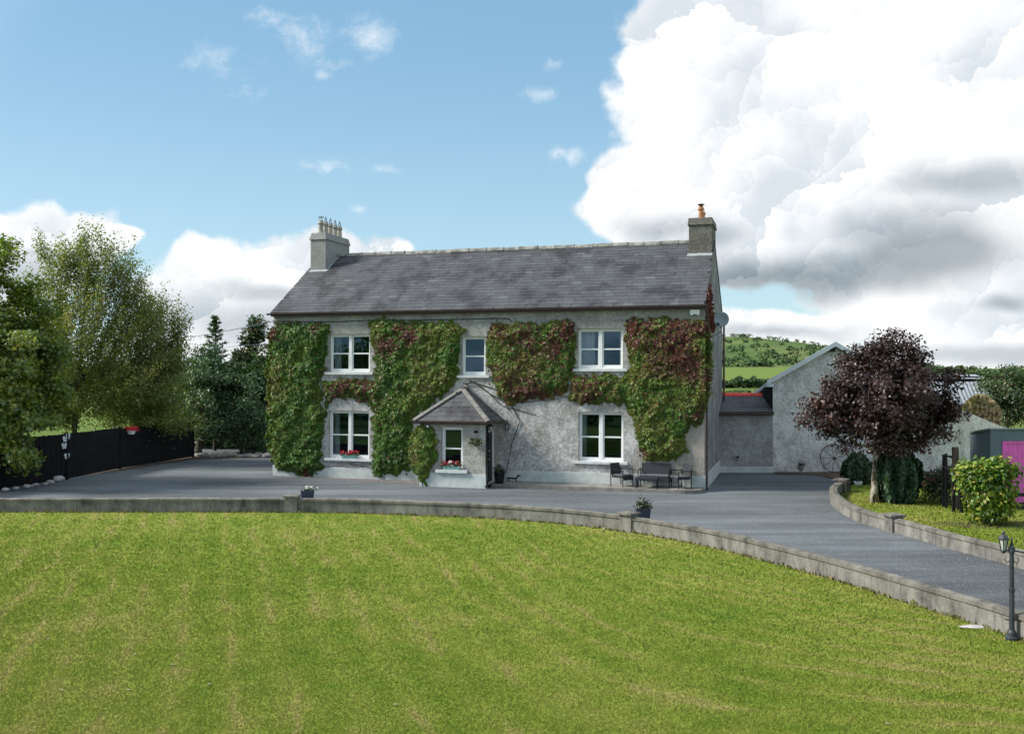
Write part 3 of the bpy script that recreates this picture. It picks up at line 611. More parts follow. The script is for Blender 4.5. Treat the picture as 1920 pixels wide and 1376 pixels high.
# chimneys
def chimney(u0, u1, vf, vb, zs, ztop, zcap, mt, name, flare, taper):
    mb = MB(); mb.box(H, u0, u1, vf, vb, zs, zcap); c = obj(name, mb, mt, house, bevel=.012)
    mb = MB(); e = flare
    lo = [H(u0 - e, vf - e, zcap), H(u1 + e, vf - e, zcap), H(u1 + e, vb + e, zcap), H(u0 - e, vb + e, zcap)]; e2 = e - taper
    md = [H(u0 - e2, vf - e2, ztop), H(u1 + e2, vf - e2, ztop), H(u1 + e2, vb + e2, ztop), H(u0 - e2, vb + e2, ztop)]
    mb.add(lo + md, [(3, 2, 1, 0), (4, 5, 6, 7), (0, 1, 5, 4), (1, 2, 6, 5), (2, 3, 7, 6), (3, 0, 4, 7)]); obj('chimney_cap', mb, mt, c, bevel=.012); return c
vf = 2.98; vb = D - vf; u0 = .10; u1 = HF(611, 500, vf)[0]; zc = HF(598, 449.5, vf)[1]; zt = HF(598, 436.5, vf)[1]
ch = chimney(u0, u1, vf, vb, zroof(vf) - .3, zt, zc, M['chimneyleft'], 'chimney', .05, .08)
tag(ch, 'smooth grey rendered chimney stack with five buff pots')
mb = MB(); mb.box(S, u0 - .02, u1 + .10, (vf + .22) / CS - .17, (vf + .22) / CS + .02, .014, .022); mb.box(S, u1 + .001, u1 + .12, (vf + .22) / CS + .021, SL, .014, .022); obj('flashing', mb, M['lead'], ch)
uc = (u0 + u1) / 2
for i in range(5):
    v = vf + .26 + i * (vb - vf - .52) / 4; mb = MB()
    mb.lathe([(.135, zt - .02), (.14, zt + .03), (.115, zt + .08), (.105, zt + .40), (.14, zt + .43), (.145, zt + .47), (.115, zt + .49), (.10, zt + .58), (.085, zt + .58), (.085, zt + .45)], H(uc, v, 0), 14)
    p = obj('chimney_pot', mb, M['claypot'], ch, smooth=False)
    mb = MB(); c0 = H(uc, v, 0); zz = zt + .57
    if i == 0:
        for a in range(8): q = c0 + Vector((.085 * math.cos(a * .785), .085 * math.sin(a * .785), 0)); mb.tube([q + Vector((0, 0, zz)), q + Vector((0, 0, zz + .16))], .006, 4)
        mb.lathe([(.15, zz + .16), (.15, zz + .175), (.03, zz + .215), (.004, zz + .22)], c0, 10); mb.lathe([(.09, zz), (.09, zz + .02)], c0, 10)
        obj('cowl', mb, M['steel'], p)
    else:
        for a in range(4):
            q = c0 + UX * (.095 * math.cos(a * 1.571)) + VX * (.095 * math.sin(a * 1.571)); mb.tube([q + Vector((0, 0, zz - .03)), c0 + Vector((0, 0, zz + .27))], .011, 5)
        mb.lathe([(.10, zz - .02), (.10, zz + .0)], c0, 10); obj('cowl', mb, M['wire'], p)
vf = 3.25; vb = D - vf; u0 = HF(1291.5, 450, vf)[0]; u1 = W - .02; zc = HF(1308, 422, vf)[1]; zt = HF(1308, 408.5, vf)[1]
ch = chimney(u0, u1, vf, vb, zroof(vf) - .3, zt, zc, M['chimneyright'], 'chimney', .05, .035)
tag(ch, 'weathered brown-grey chimney stack with two terracotta pots')
mb = MB(); mb.box(S, u0 - .05, u1 + .02, (vf + .22) / CS - .20, (vf + .22) / CS + .02, .014, .024); obj('flashing', mb, M['lead'], ch)
uc = (u0 + u1) / 2
for i, (v, sc) in enumerate(((vf + .28, 1.0), (vf + .95, .8))):
    mb = MB(); z0 = zt - .02
    mb.lathe([(.12, z0), (.12, z0 + .04), (.10, z0 + .07), (.095, z0 + .34 * sc), (.13, z0 + .37 * sc), (.13, z0 + .43 * sc), (.10, z0 + .45 * sc), (.095, z0 + .50 * sc)], H(uc, v, 0), 14); p = obj('chimney_pot', mb, M['terra'], ch)
    if i == 0:
        mb = MB(); mb.lathe([(.07, z0 + .50), (.07, z0 + .57), (.14, z0 + .575), (.14, z0 + .60), (.02, z0 + .625)], H(uc, v, 0), 12); obj('cowl', mb, M['rust'], p)
    else:
        mb = MB(); c0 = H(uc, v, z0 + .38)
        for a in range(4): mb.tube([c0 + UX * (.09 * math.cos(a * 1.571)) + VX * (.09 * math.sin(a * 1.571)), c0 + Vector((0, 0, .28))], .008, 5)
        obj('cowl', mb, M['wire'], p)

# porch ------------------------------------------------------------------
def P(u, v, z): return H(u, v, z)
pw = rect(827.5, 867.7, 800.6, 880.6, pv); peave = HF(850, 793.5, pv)[1]
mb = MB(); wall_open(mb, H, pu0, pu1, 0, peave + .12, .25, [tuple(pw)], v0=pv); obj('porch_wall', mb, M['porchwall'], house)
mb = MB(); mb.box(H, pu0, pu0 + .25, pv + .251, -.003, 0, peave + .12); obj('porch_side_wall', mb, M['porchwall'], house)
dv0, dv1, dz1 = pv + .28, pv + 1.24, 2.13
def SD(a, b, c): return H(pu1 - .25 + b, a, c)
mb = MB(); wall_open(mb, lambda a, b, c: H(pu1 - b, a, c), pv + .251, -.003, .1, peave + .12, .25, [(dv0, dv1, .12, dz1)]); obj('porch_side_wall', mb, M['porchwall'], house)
mb = MB(); mb.box(SD, dv0, dv1, .10, .16, .13, .17); mb.box(SD, dv0, dv0 + .07, .06, .18, .17, dz1 - .07); mb.box(SD, dv1 - .07, dv1, .06, .18, .17, dz1 - .07); mb.box(SD, dv0, dv1, .06, .18, dz1 - .07, dz1); dr = obj('door_frame', mb, M['upvc'], house)
mb = MB(); mb.box(SD, dv0 + .075, dv1 - .075, .09, .135, .172, dz1 - .075)
for (a, b, c, d) in ((.15, .40, .3, .95), (.48, .72, .3, .95), (.15, .40, 1.1, 1.95), (.48, .72, 1.1, 1.95)): mb.box(SD, dv0 + a + .02, dv0 + b + .02, .136, .15, c, d)
door = obj('door', mb, M['copper_door'], house)
mb = MB(); mb.blob(SD(dv0 + .42, .17, 1.35), .035, 3, 8, 5, .02); mb.blob(SD(dv1 - .16, .17, 1.05), .03, 3, 8, 5, .02); mb.box(SD, dv0 + .34, dv0 + .56, .151, .16, 1.0, 1.05); obj('door_handle', mb, M['brass'], door)
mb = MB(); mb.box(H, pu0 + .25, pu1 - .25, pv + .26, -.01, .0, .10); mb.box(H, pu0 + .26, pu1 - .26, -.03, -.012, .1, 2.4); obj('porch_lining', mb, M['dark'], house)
# hipped roof
ov = .20; ze = peave + .075; ea, eb, ef = pu0 - ov, pu1 + ov, pv - ov
ap_z = HF(868, 729.5, pv + .95)[1]; uc = (ea + eb) / 2; hw = (eb - ea) / 2; run = ap_z - ze; av = ef + hw * .92
A, B_, Cc, Dd, T0, T1 = H(ea, ef, ze), H(eb, ef, ze), H(eb, -.002, ze), H(ea, -.002, ze), H(uc, av, ap_z), H(uc, -.002, ap_z)
mb = MB(); mb.add([A, B_, Cc, Dd, T0, T1], [(0, 1, 4), (1, 2, 5, 4), (3, 0, 4, 5), (0, 3, 2, 1), (2, 3, 5)]); proof = obj('porch_roof', mb, M['slatestuff'], house)
def plane_frame(o, ex, ey):
    ex = ex.normalized(); ey = ey.normalized(); ez = ex.cross(ey).normalized(); return lambda u, s, n: o + ex * u + ey * s + ez * n
def hip_slates(o, ex, ey, L, left, right, n):       # triangle/trapezoid with slanted ends: bounds at height s
    fr = plane_frame(o, ex, ey); out = []; e = L / n
    for r in range(n):
        s = r * e; lo, hi = left(s + e * .35), right(s + e * .35); u = lo - (.22 if r % 2 else .02)
        while u < hi:
            wd = random.uniform(.34, .44); a, b = max(u, lo), min(u + wd, hi)
            if b - a > .07: out.append((fr, (a + b) / 2, s, b - a - .006, e * 1.4, random.random() * .9 + .1, random.uniform(-.01, .01)))
            u += wd
    return out
ps = []
fy = T0 - (A + B_) / 2; L = fy.length; Wf = (B_ - A).length
ps += hip_slates(A, B_ - A, fy, L, lambda s: s / L * Wf / 2, lambda s: Wf - s / L * Wf / 2, 7)
ry = T0 - (B_ + VX * (av - ef)); Lr = ry.length; dR = -.002 - ef
ps += hip_slates(B_, VX, ry, Lr, lambda s: s / Lr * (av - ef), lambda s: dR, 7)
ly = T0 - (A + VX * (av - ef)); ps += hip_slates(A + VX * dR, -VX, ly, Lr, lambda s: 0, lambda s: dR - s / Lr * (av - ef), 7)
sv = EXP; EXP = .19; lay_slates(ps, proof, 55, M['slate'], M['slatestuff']); EXP = sv
for (p, q) in ((A, T0), (B_, T0), (T0, T1)):
    d = q - p; n = 5 if q is T0 else 2
    for i in range(n):
        mb = MB(); a, b = p + d * (i / n + .004), p + d * ((i + 1) / n - .004); side = d.cross(Vector((0, 0, 1))).normalized(); up = side.cross(d).normalized()
        pr = [(-.13, -.03), (-.12, .0), (0, .055), (.12, .0), (.13, -.03), (0, .02)]
        mb.prism([a + side * x + up * (y + .03) for x, y in pr], b - a); obj('hip_tile' if q is T0 else 'ridge_tile', mb, M['kerb'], proof)
mb = MB()
mb.prism([H(ea - .02, ef - .06 + p, ze - .01 + q) for p, q in pr] if False else [H(ea - .05, ef - .05 + p, ze + .0 + q) for p, q in ((-.05, 0), (-.04, -.05), (0, -.07), (.04, -.05), (.05, 0), (.04, 0), (0, -.05), (-.04, 0))], UX * (eb - ea + .10))
mb.prism([H(eb + .05 + p, ef - .05, ze + q) for p, q in ((-.05, 0), (-.04, -.05), (0, -.07), (.04, -.05), (.05, 0), (.04, 0), (0, -.05), (-.04, 0))], VX * (-ef + .04)); obj('porch_gutter', mb, M['gutter'], house)
mb = MB(); mb.box(H, ea + .03, eb - .03, ef + .02, -.003, ze - .10, ze - .003); obj('porch_soffit', mb, M['gutter'], house)
mb = MB(); mb.tube([H(eb + .02, ef + .0, ze - .06), H(pu1 + .06, pv + .06, ze - .2), H(pu1 + .06, pv + .06, .18), H(pu1 + .05, pv - .10, .08)], .04, 10); obj('porch_downpipe', mb, M['black'], house, smooth=True)
mb = MB(); mb.tube([H(pu1 + .045, pv + .18, ze - .1), H(pu1 + .045, pv + .18, 1.35)], .012, 6); obj('conduit', mb, M['white'], house)
sash_window(pw, 1, v0=pv + .10, fr=lambda u, v, z: H(u, v, z), sillw=.20, sillh=.13) if False else None
def PF(u, v, z): return H(u, v + pv, z)
sash_window(pw, 1, v0=.10, fr=PF, sillw=.20, sillh=.12)
# wall plate, lights
a = HF(892.5, 809.5, pv); mb = MB(); mb.prism([H(a[0] + .09 * math.cos(t), pv - .02, a[1] + .055 * math.sin(t)) for t in np.linspace(0, 2 * math.pi, 17)[:-1]], VX * .018); obj('name_plaque', mb, M['black'], house)
a = HF(803.5, 799.5, pv); mb = MB(); mb.box(H, a[0] - .07, a[0] + .07, pv - .10, pv - .02, a[1] - .05, a[1] + .06); mb.box(H, a[0] - .02, a[0] + .02, pv - .02, pv - .001, a[1] - .05, a[1] + .02); fl = obj('floodlight', mb, M['black'], house)
mb = MB(); mb.box(H, a[0] - .05, a[0] + .05, pv - .106, pv - .1005, a[1] - .025, a[1] + .045); obj('lens', mb, M['white'], fl)
def lantern(par, c, s=1., top='hook'):
    c = Vector(c); mb = MB()
    for k in range(6):
        a = k * math.pi / 3; p = Vector((math.cos(a), math.sin(a), 0)); mb.tube([c + p * .045 * s, c + p * .085 * s + Vector((0, 0, .20 * s))], .008 * s, 5)
    mb.lathe([(.02 * s, -.05 * s), (.05 * s, -.02 * s), (.05 * s, 0)], c, 6); mb.lathe([(.10 * s, .20 * s), (.10 * s, .215 * s), (.05 * s, .27 * s), (.02 * s, .29 * s), (.028 * s, .32 * s), (.004 * s, .36 * s)], c, 6)
    o = obj('lantern', mb, M['lampmetal'], par); g = MB(); g.lathe([(.036 * s, .002 * s), (.075 * s, .198 * s)], c, 6); obj('lantern_glass', g, M['lampglass'], o); return o
for nm, (cc, wl) in enumerate(((H(pu1 + .17, pv + .16, 2.12), H(pu1 + .001, pv + .16, 2.22)), (H(HF(953, 812)[0], -.17, 2.12), H(HF(953, 812)[0], -.001, 2.2)))):
    L_ = thing('wall_lantern', wl, ['black coach lantern on the porch beside the dark door', 'black coach lantern on the house wall next to the porch'][nm], 'lantern')
    mb = MB(); d = cc - wl; mb.tube([wl, wl + d * .5 + Vector((0, 0, .22)), cc + Vector((0, 0, .42)), cc + Vector((0, 0, .34))], .012, 6); mb.bar(wl - Vector((0, 0, .10)), wl + Vector((0, 0, .1)), .05, .012); obj('bracket', mb, M['lampmetal'], L_)
    lantern(L_, cc, .95)
# satellite dish at the far corner of the gable
dc = H(W + .44, 2.2, CAMH + (HOR - 600.5) / FPX * H(W, 2.4, 0).y); sdsh = thing('satellite_dish', H(W, 2.5, dc.z - .5), 'grey satellite dish bracketed to the gable wall', 'satellite dish')
dn = Vector((-.28, -.93, .22)).normalized(); e1 = dn.cross(Vector((0, 0, 1))).normalized(); e2 = e1.cross(dn).normalized(); mb = MB(); vs = [dc - dn * .0]; fs = []
for j in range(1, 6):
    for k in range(24): a = 2 * math.pi * k / 24; r = j / 5; vs.append(dc + e1 * (.285 * r * math.cos(a)) + e2 * (.30 * r * math.sin(a)) + dn * (.07 * r * r))
fs = [(0, 1 + k, 1 + (k + 1) % 24) for k in range(24)] + [(1 + j * 24 + k, 1 + (j + 1) * 24 + k, 1 + (j + 1) * 24 + (k + 1) % 24, 1 + j * 24 + (k + 1) % 24) for j in range(4) for k in range(24)]
mb.add(vs, fs); rf = obj('reflector', mb, M['dish'], sdsh, smooth=True); md = rf.modifiers.new('solid', 'SOLIDIFY'); md.thickness = .012
mb = MB(); mb.tube([dc - dn * .03 - e2 * .2, dc - e2 * .36 + dn * .05, dc - e2 * .30 + dn * .38 + e1 * .10], .014, 6); mb.box(lambda a, b, c: dc - e2 * .28 + dn * .38 + e1 * .10 + Vector((a, b, c)), -.05, .05, -.04, .04, -.03, .05); obj('feed_arm', mb, M['black'], sdsh)
mb = MB(); mb.tube([dc - dn * .05, dc - dn * .08 - Vector((0, 0, .42)), H(W + .10, 2.5, dc.z - .62)], .022, 8); mb.tube([H(W + .10, 2.5, dc.z - .62), H(W + .001, 2.5, dc.z - .62)], .022, 8); mb.box(H, W + .001, W + .02, 2.42, 2.58, dc.z - .75, dc.z - .5); obj('bracket', mb, M['steel'], sdsh)

# ================================================================== CREEPER ON THE HOUSE
def inpoly(x, y, poly):
    x = np.asarray(x); y = np.asarray(y); ins = np.zeros(len(x), bool); n = len(poly); j = n - 1
    for i in range(n):
        xi, yi = poly[i]; xj, yj = poly[j]
        with np.errstate(divide='ignore', invalid='ignore'):
            c = ((yi > y) != (yj > y)) & (x < (xj - xi) * (y - yi) / (yj - yi + 1e-12) + xi)
        ins ^= c; j = i
    return ins
def edge_dist(x, y, poly):
    d = np.full(len(x), 1e9); P_ = np.array(poly, float)
    for a, b in zip(P_, np.roll(P_, -1, 0)):
        ab = b - a; t = np.clip(((x - a[0]) * ab[0] + (y - a[1]) * ab[1]) / (ab @ ab), 0, 1); d = np.minimum(d, np.hypot(x - a[0] - t * ab[0], y - a[1] - t * ab[1]))
    return d
def vnoise(x, y, cell, seed):
    r = np.random.default_rng(seed); g = r.random((64, 64)); fx, fy = x / cell, y / cell; ix, iy = np.floor(fx).astype(int), np.floor(fy).astype(int); tx, ty = fx - ix, fy - iy
    tx = tx * tx * (3 - 2 * tx); ty = ty * ty * (3 - 2 * ty); q = lambda a, b: g[a % 64, b % 64]
    return (q(ix, iy) * (1 - tx) + q(ix + 1, iy) * tx) * (1 - ty) + (q(ix, iy + 1) * (1 - tx) + q(ix + 1, iy + 1) * tx) * ty
IVY = {
 'left': [(503, 615), (520, 606), (560, 605), (600, 606), (618, 611), (614, 665), (611, 695), (604, 708), (606, 760), (613, 775), (608, 800), (604, 845), (602, 862), (606, 880), (595, 889), (575, 893), (540, 886), (515, 878), (503, 850), (499, 760), (500, 680)],
 'mid': [(695, 604), (715, 598), (745, 604), (840, 604), (868, 610), (864, 655), (856, 700), (852, 724), (840, 738), (815, 755), (785, 775), (776, 790), (774, 840), (772, 880), (745, 888), (722, 893), (702, 888), (694, 872), (702, 855), (700, 800), (698, 770), (690, 758), (660, 745), (628, 750), (613, 762), (604, 735), (603, 714), (660, 711), (700, 712), (706, 690), (697, 650)],
 'centre': [(914, 620), (925, 609), (960, 606), (990, 604), (1010, 612), (1014, 628), (1022, 608), (1040, 602), (1080, 602), (1081, 650), (1078, 690), (1070, 705), (1066, 737), (1052, 740), (1020, 748), (990, 750), (962, 760), (940, 745), (925, 722), (916, 705), (912, 660)],
 'right': [(1174, 601), (1190, 596), (1215, 600), (1240, 595), (1265, 600), (1300, 602), (1326, 606), (1342, 612), (1343, 680), (1338, 745), (1326, 768), (1316, 792), (1300, 800), (1283, 820), (1287, 845), (1262, 866), (1206, 866), (1200, 845), (1192, 810), (1182, 770), (1168, 760), (1130, 754), (1090, 756), (1067, 752), (1064, 730), (1072, 708), (1120, 702), (1172, 708), (1180, 690), (1174, 650)],
}
REDS = [(985, 640, 34, .55), (1040, 650, 26, .62), (1240, 640, 44, .5), (1312, 622, 18, .8), (1300, 700, 24, .5), (930, 700, 16, .6), (1066, 618, 20, .95), (1195, 618, 26, .95), (1270, 622, 32, .8), (990, 745, 30, 1.0), (960, 735, 20, .6), (1045, 742, 14, .55), (1030, 680, 40, .35), (1100, 730, 34, .55), (660, 726, 42, .62), (508, 620, 18, .8), (725, 650, 16, .85), (772, 632, 14, .85), (750, 618, 10, .6), (590, 614, 9, .6), (1320, 640, 30, .42), (1310, 780, 22, .5), (1205, 850, 8, .9), (575, 891, 9, .8), (940, 640, 24, .35), (1180, 660, 18, .45), (1130, 725, 40, .3)]
YELS = [(700, 630, 14), (715, 605, 12), (935, 618, 20), (840, 620, 20), (1052, 740, 10), (960, 755, 12), (520, 700, 30), (800, 700, 40), (1300, 690, 30), (1260, 680, 30), (960, 690, 20), (505, 760, 8)]
def creeper_tint(x, y, extra):
    t = .08 + .26 * vnoise(x, y, 26, 3) + .16 * vnoise(x, y, 7, 4)
    for (cx, cy, r) in YELS: t += .22 * np.exp(-((x - cx) ** 2 + (y - cy) ** 2) / (2 * r * r))
    t += extra
    red = np.zeros(len(x))
    for (cx, cy, r, a) in REDS: red = np.maximum(red, a * np.exp(-((x - cx) ** 2 + (y - cy) ** 2) / (2 * r * r)))
    red = red * (.35 + 1.25 * vnoise(x, y, 8, 8)); isr = rng.random(len(x)) < 1 / (1 + np.exp(-(red - .42) * 7))
    t = t + rng.normal(0, .07, len(x)); t[isr] = .66 + .34 * rng.random(isr.sum()); return np.clip(t, 0, 1)
def creeper(key, poly, dens, label, thick=.32, extra=0., v0=0., scale=.105, wrap=True):
    P_ = np.array(poly, float); x0, y0 = P_.min(0) - 6; x1, y1 = P_.max(0) + 6; area = (x1 - x0) * (y1 - y0); n = int(area * dens)
    x = rng.uniform(x0, x1, n); y = rng.uniform(y0, y1, n); ins = inpoly(x, y, poly); ed = edge_dist(x, y, poly)
    nz = vnoise(x, y, 9, 21) - .5; sd = np.where(ins, ed, -ed) + nz * 10 + (vnoise(x, y, 3.5, 22) - .5) * 8 - 1.5
    k = sd > 0; x, y, sd = x[k], y[k], sd[k]
    bul = np.clip(sd / 16, .10, 1) * (.45 + .55 * vnoise(x, y, 15, 31)) * (.7 + .6 * vnoise(x, y, 5, 32))
    dep = thick * bul; lay = rng.random(len(x)); vv = v0 - .03 - dep * np.sqrt(lay)
    u0, zb = np.zeros(len(x)), np.zeros(len(x)); C = np.zeros((len(x), 3)); out = np.zeros((len(x), 3))
    wz = np.zeros(len(x), bool)
    for i in range(len(x)):
        uu, zz = HF(x[i], y[i], v0); vvv = vv[i]
        if wrap and uu > W + .02: out[i] = UX * .8 - VX * .3; vvv = (uu - W) * 4.0 * lay[i] - .1; uu = W + .03 + dep[i] * lay[i]
        elif wrap and uu < .0: out[i] = -UX * .6 - VX * .6
        else: out[i] = -VX
        C[i] = H(uu, vvv, max(zz, .06)); wz[i] = v0 == 0. and any(q[0] - .05 < uu < q[1] + .05 and q[2] - .12 < zz < q[3] + .03 for q in WIN.values())
    C, out, x, y = C[~wz], out[~wz], x[~wz], y[~wz]
    base = Vector(C[np.argmin(C[:, 2])]); base.z = 0 if v0 < 0 or True else base.z
    r = thing('climbing_creeper', base, label, 'creeper', None)
    Nn = out * 1.0 + rng.normal(0, .42, C.shape) + np.array([0, 0, .42])
    Yd = np.tile(np.array([0, 0, -1.]), (len(C), 1)) + rng.normal(0, .45, C.shape)
    leaf_mesh('leaves', C, Nn, scale * rng.uniform(.65, 1.3, len(C)), creeper_tint(x, y, extra), M['ivy'], r, 'palm', Yd)['kind'] = 'stuff'
    return r, C
CRL = {'left': 'dense green creeper covering the house corner away from the satellite dish, left bare of windows', }
r1, _ = creeper('left', IVY['left'], 1.05, 'dense green creeper covering the corner of the house nearest the black fence')
r2, _ = creeper('mid', IVY['mid'], 1.05, 'green creeper with dark red sprigs between the double windows and the porch roof')
r3, _ = creeper('centre', IVY['centre'], 1.0, 'reddening creeper hanging above the bare wall, between single and double upper windows', .24, .08)
r4, _ = creeper('right', IVY['right'], 1.15, 'olive and maroon creeper narrowing down to the garden sofa by the gable', .30, .13)
r5, _ = creeper('porch', [(773, 808), (785, 796), (803, 799), (818, 808), (821, 840), (817, 868), (806, 888), (798, 905), (786, 900), (776, 885), (768, 860), (767, 830)], 1.3, 'bushy green creeper on the corner of the porch beside its window', .24, .14, v0=pv - .01, wrap=False)
def stems(r, lines, v=-.03, rad=.016):
    mb = MB()
    for ln in lines:
        pts = [H(HF(x, y, v)[0], v, max(HF(x, y, v)[1], .01)) for x, y in ln]; mb.tube(pts, [rad * (1 - .6 * i / len(pts)) for i in range(len(pts))], 5)
    obj('stem', mb, M['barkdark'], r)
stems(r1, [[(572, 897), (570, 880), (560, 840), (555, 780), (550, 700), (560, 630)], [(576, 897), (590, 880), (630, 873), (660, 876), (690, 880)]])
stems(r2, [[(720, 900), (722, 880), (735, 850), (745, 780), (760, 700), (770, 630)], [(716, 900), (712, 880), (715, 800), (720, 700), (700, 640)], [(722, 896), (690, 876), (650, 868)]])
stems(r3, [[(955, 770), (945, 750), (940, 720), (935, 660)], [(880, 714), (905, 722), (930, 730), (965, 742), (1010, 748), (1050, 742)], [(872, 720), (890, 716), (915, 735), (940, 760), (985, 772), (1005, 778)], [(950, 757), (990, 753), (1040, 748), (1066, 742)], [(940, 750), (918, 738), (896, 722), (880, 724), (868, 716)], [(960, 762), (975, 790), (960, 830), (950, 880), (948, 905)]], rad=.02)
stems(r4, [[(1215, 906), (1216, 880), (1225, 850), (1235, 780), (1240, 700), (1250, 640)], [(1208, 906), (1205, 870), (1212, 840), (1195, 790), (1185, 740)]])
stems(r5, [[(792, 914), (794, 890), (792, 850), (790, 815)]], v=pv - .03)
# small sprig above the porch and red creeper on the gable
def sprig(C, size, tint, label, base):
    r = thing('climbing_creeper', base, label, 'creeper'); n = len(C)
    leaf_mesh('leaves', C, rng.normal(0, .5, C.shape) + np.array(-VX), size * rng.uniform(.7, 1.2, n), tint, M['ivy'], r, 'palm')['kind'] = 'stuff'; return r
n = 900; vq = rng.uniform(.15, 3.2, n); zq = rng.uniform(HE - .75, HE + 1.25, n); k = (zq < HE + 1.1 - np.abs(vq - 1.2) * .75) & (vq > .12) & (vnoise(vq * 20, zq * 20, 6, 5) > .22)
C = np.array([H(W + .03 + rng.uniform(0, .09), a, b) for a, b in zip(vq[k], zq[k])])
r6 = sprig(C, .13, np.clip(rng.normal(.88, .09, len(C)), 0, 1), 'crimson creeper high on the gable wall behind the satellite dish', H(W, 1.2, HE - .75))
stems_mb = MB(); stems_mb.tube([H(W + .02, 1.2, HE - 1.2), H(W + .03, 1.25, HE - .3), H(W + .03, 1.1, HE + .9)], [.02, .015, .005], 5); obj('stem', stems_mb, M['barkdark'], r6)

# ================================================================== TREES
def lobes_sample(lobes, n, shell=2.4):
    vol = np.array([l[3] * l[4] * l[5] for l in lobes]) ** .75; idx = rng.choice(len(lobes), n, p=vol / vol.sum()); L = np.array(lobes)[idx]
    d = nrm(rng.normal(size=(n, 3))); rr = rng.random(n) ** (1 / shell); return L[:, :3] + d * rr[:, None] * L[:, 3:6]
def skeleton(base, top, rt, centres, bend=.15, seg=3):
    nodes = []; parent = []; nt = 8; base = np.array(base); top = np.array(top)
    for i in range(nt + 1):
        t = i / nt; nodes.append(base + (top - base) * t + np.array([math.sin(t * 5 + base[0]) * bend * .3 * t, math.cos(t * 4) * bend * .2 * t, 0])); parent.append(i - 1)
    minn = max(1, int(nt * .22)); order = np.argsort(np.linalg.norm(centres - (base + (top - base) * .55), axis=1)); tips = []
    for ci in order:
        c = centres[ci]; A_ = np.array(nodes[minn:]); d = np.linalg.norm(A_ - c, axis=1) + 1.3 * np.maximum(0, A_[:, 2] - c[2] + .25); j = int(np.argmin(d)) + minn; p0 = nodes[j]; prev = j; ln = np.linalg.norm(c - p0)
        for s in range(1, seg + 1):
            t = s / seg; q = p0 + (c - p0) * t + rng.normal(0, .06, 3) * ln * (1 if s < seg else 0); q[2] += math.sin(t * math.pi) * .06 * ln; nodes.append(q); parent.append(prev); prev = len(nodes) - 1
        tips.append(prev)
    cnt = np.ones(len(nodes))
    for i in range(len(nodes) - 1, 0, -1): cnt[parent[i]] += cnt[i] * .98
    rad = np.clip(rt * (cnt / cnt[0]) ** .5, .008, rt); return np.array(nodes), parent, rad, nt
def tree(name, label, cat, base, top, rt, lobes, ncl, nleaf, lsize, crad, lm, bm, lk='palm', tint=(.45, .2), group=None, flat=.7, shell=2.4, up=.5, droop=0., base_z=0., stretch=None, ntrunk=9, parts=('crown', 'trunk')):
    r = thing(name, base, label, cat, group); cen = lobes_sample(lobes, ncl, shell); nodes, par, rad, nt = skeleton(base, top, rt, cen)
    mb = MB(); mb.tube([nodes[i] for i in range(nt + 1)], [max(rad[i], rt * (1 - .75 * i / nt)) * (1.35 if i == 0 else 1) for i in range(nt + 1)], ntrunk); obj(parts[1], mb, bm, r, smooth=True)
    mb = MB()
    for i in range(nt + 1, len(nodes)): mb.tube([nodes[par[i]], nodes[i]], [rad[par[i]] if par[i] > nt else rad[i] * 1.15, rad[i]], 5 if rad[i] > .03 else 4, caps=False)
    obj('branches', mb, bm, r, smooth=True, recalc=False, kind='stuff')
    per = max(1, nleaf // ncl); C = np.repeat(cen, per, 0); sp = np.clip(rng.normal(size=C.shape), -1.7, 1.7) * np.array([crad, crad, crad * flat])
    if stretch is not None:
        t = rng.normal(size=(ncl, 1)); dv = np.repeat(nrm(cen - np.array(base) * np.array([1, 1, 0]) - np.array([0, 0, base[2] + 2])), per, 0); sp = sp * .45 + dv * np.clip(rng.normal(0, crad * stretch, (len(C), 1)), -crad * stretch * 1.8, crad * stretch * 1.8) + np.array([0, 0, -1.]) * np.abs(rng.normal(0, crad * droop, (len(C), 1)))
    C = C + sp; ctr = np.mean(np.array(lobes)[:, :3], 0); out = nrm(C - ctr)
    Nn = out * .55 + np.array([0, 0, up]) + rng.normal(0, .55, C.shape)
    ct = np.repeat(rng.normal(0, tint[1] * .8, ncl), per); ti = tint[0] + ct + rng.normal(0, tint[1], len(C))
    C[:, 2] = np.maximum(C[:, 2], base[2] + .12)
    Yd = out * .5 + np.array([0, 0, -.8]) + rng.normal(0, .6, C.shape)
    leaf_mesh(parts[0], C, Nn, lsize * rng.uniform(.6, 1.25, len(C)), ti, lm, r, lk, Yd); return r
def LB(px, py, Y, rx, rz, ry=None, dY=0.): p = AT(px, py, Y + dY); s = Y / FPX; return (p.x, p.y, p.z, rx * s, (ry or rx) * s, rz * s)
def GB(px, Y): return Vector(((px - 960) / FPX * Y, Y, 0))
# copper maple on the side lawn
Y = G(1638, 943).y; b = G(1638, 943)
lob = [LB(1655, 690, Y, 62, 62), LB(1690, 660, Y, 42, 42), LB(1630, 650, Y, 30, 34), LB(1590, 705, Y, 40, 40), LB(1560, 770, Y, 52, 34), LB(1535, 790, Y, 34, 24), LB(1600, 800, Y, 55, 40), LB(1660, 770, Y, 75, 55), LB(1735, 745, Y, 55, 55), LB(1770, 765, Y, 42, 42), LB(1725, 810, Y, 55, 34), LB(1650, 825, Y, 60, 26), LB(1560, 735, Y, 26, 18), LB(1785, 712, Y, 22, 14), LB(1680, 740, Y, 60, 60, dY=-1.1), LB(1620, 760, Y, 60, 50, dY=1.2)]
tree('copper_maple', 'dark purple-leaved maple with pale blotched trunk on the side lawn', 'tree', b, AT(1652, 690, Y), .115, lob, 300, 36000, .115, .22, M['copper'], M['barkpale'], tint=(.48, .22), shell=3.0)
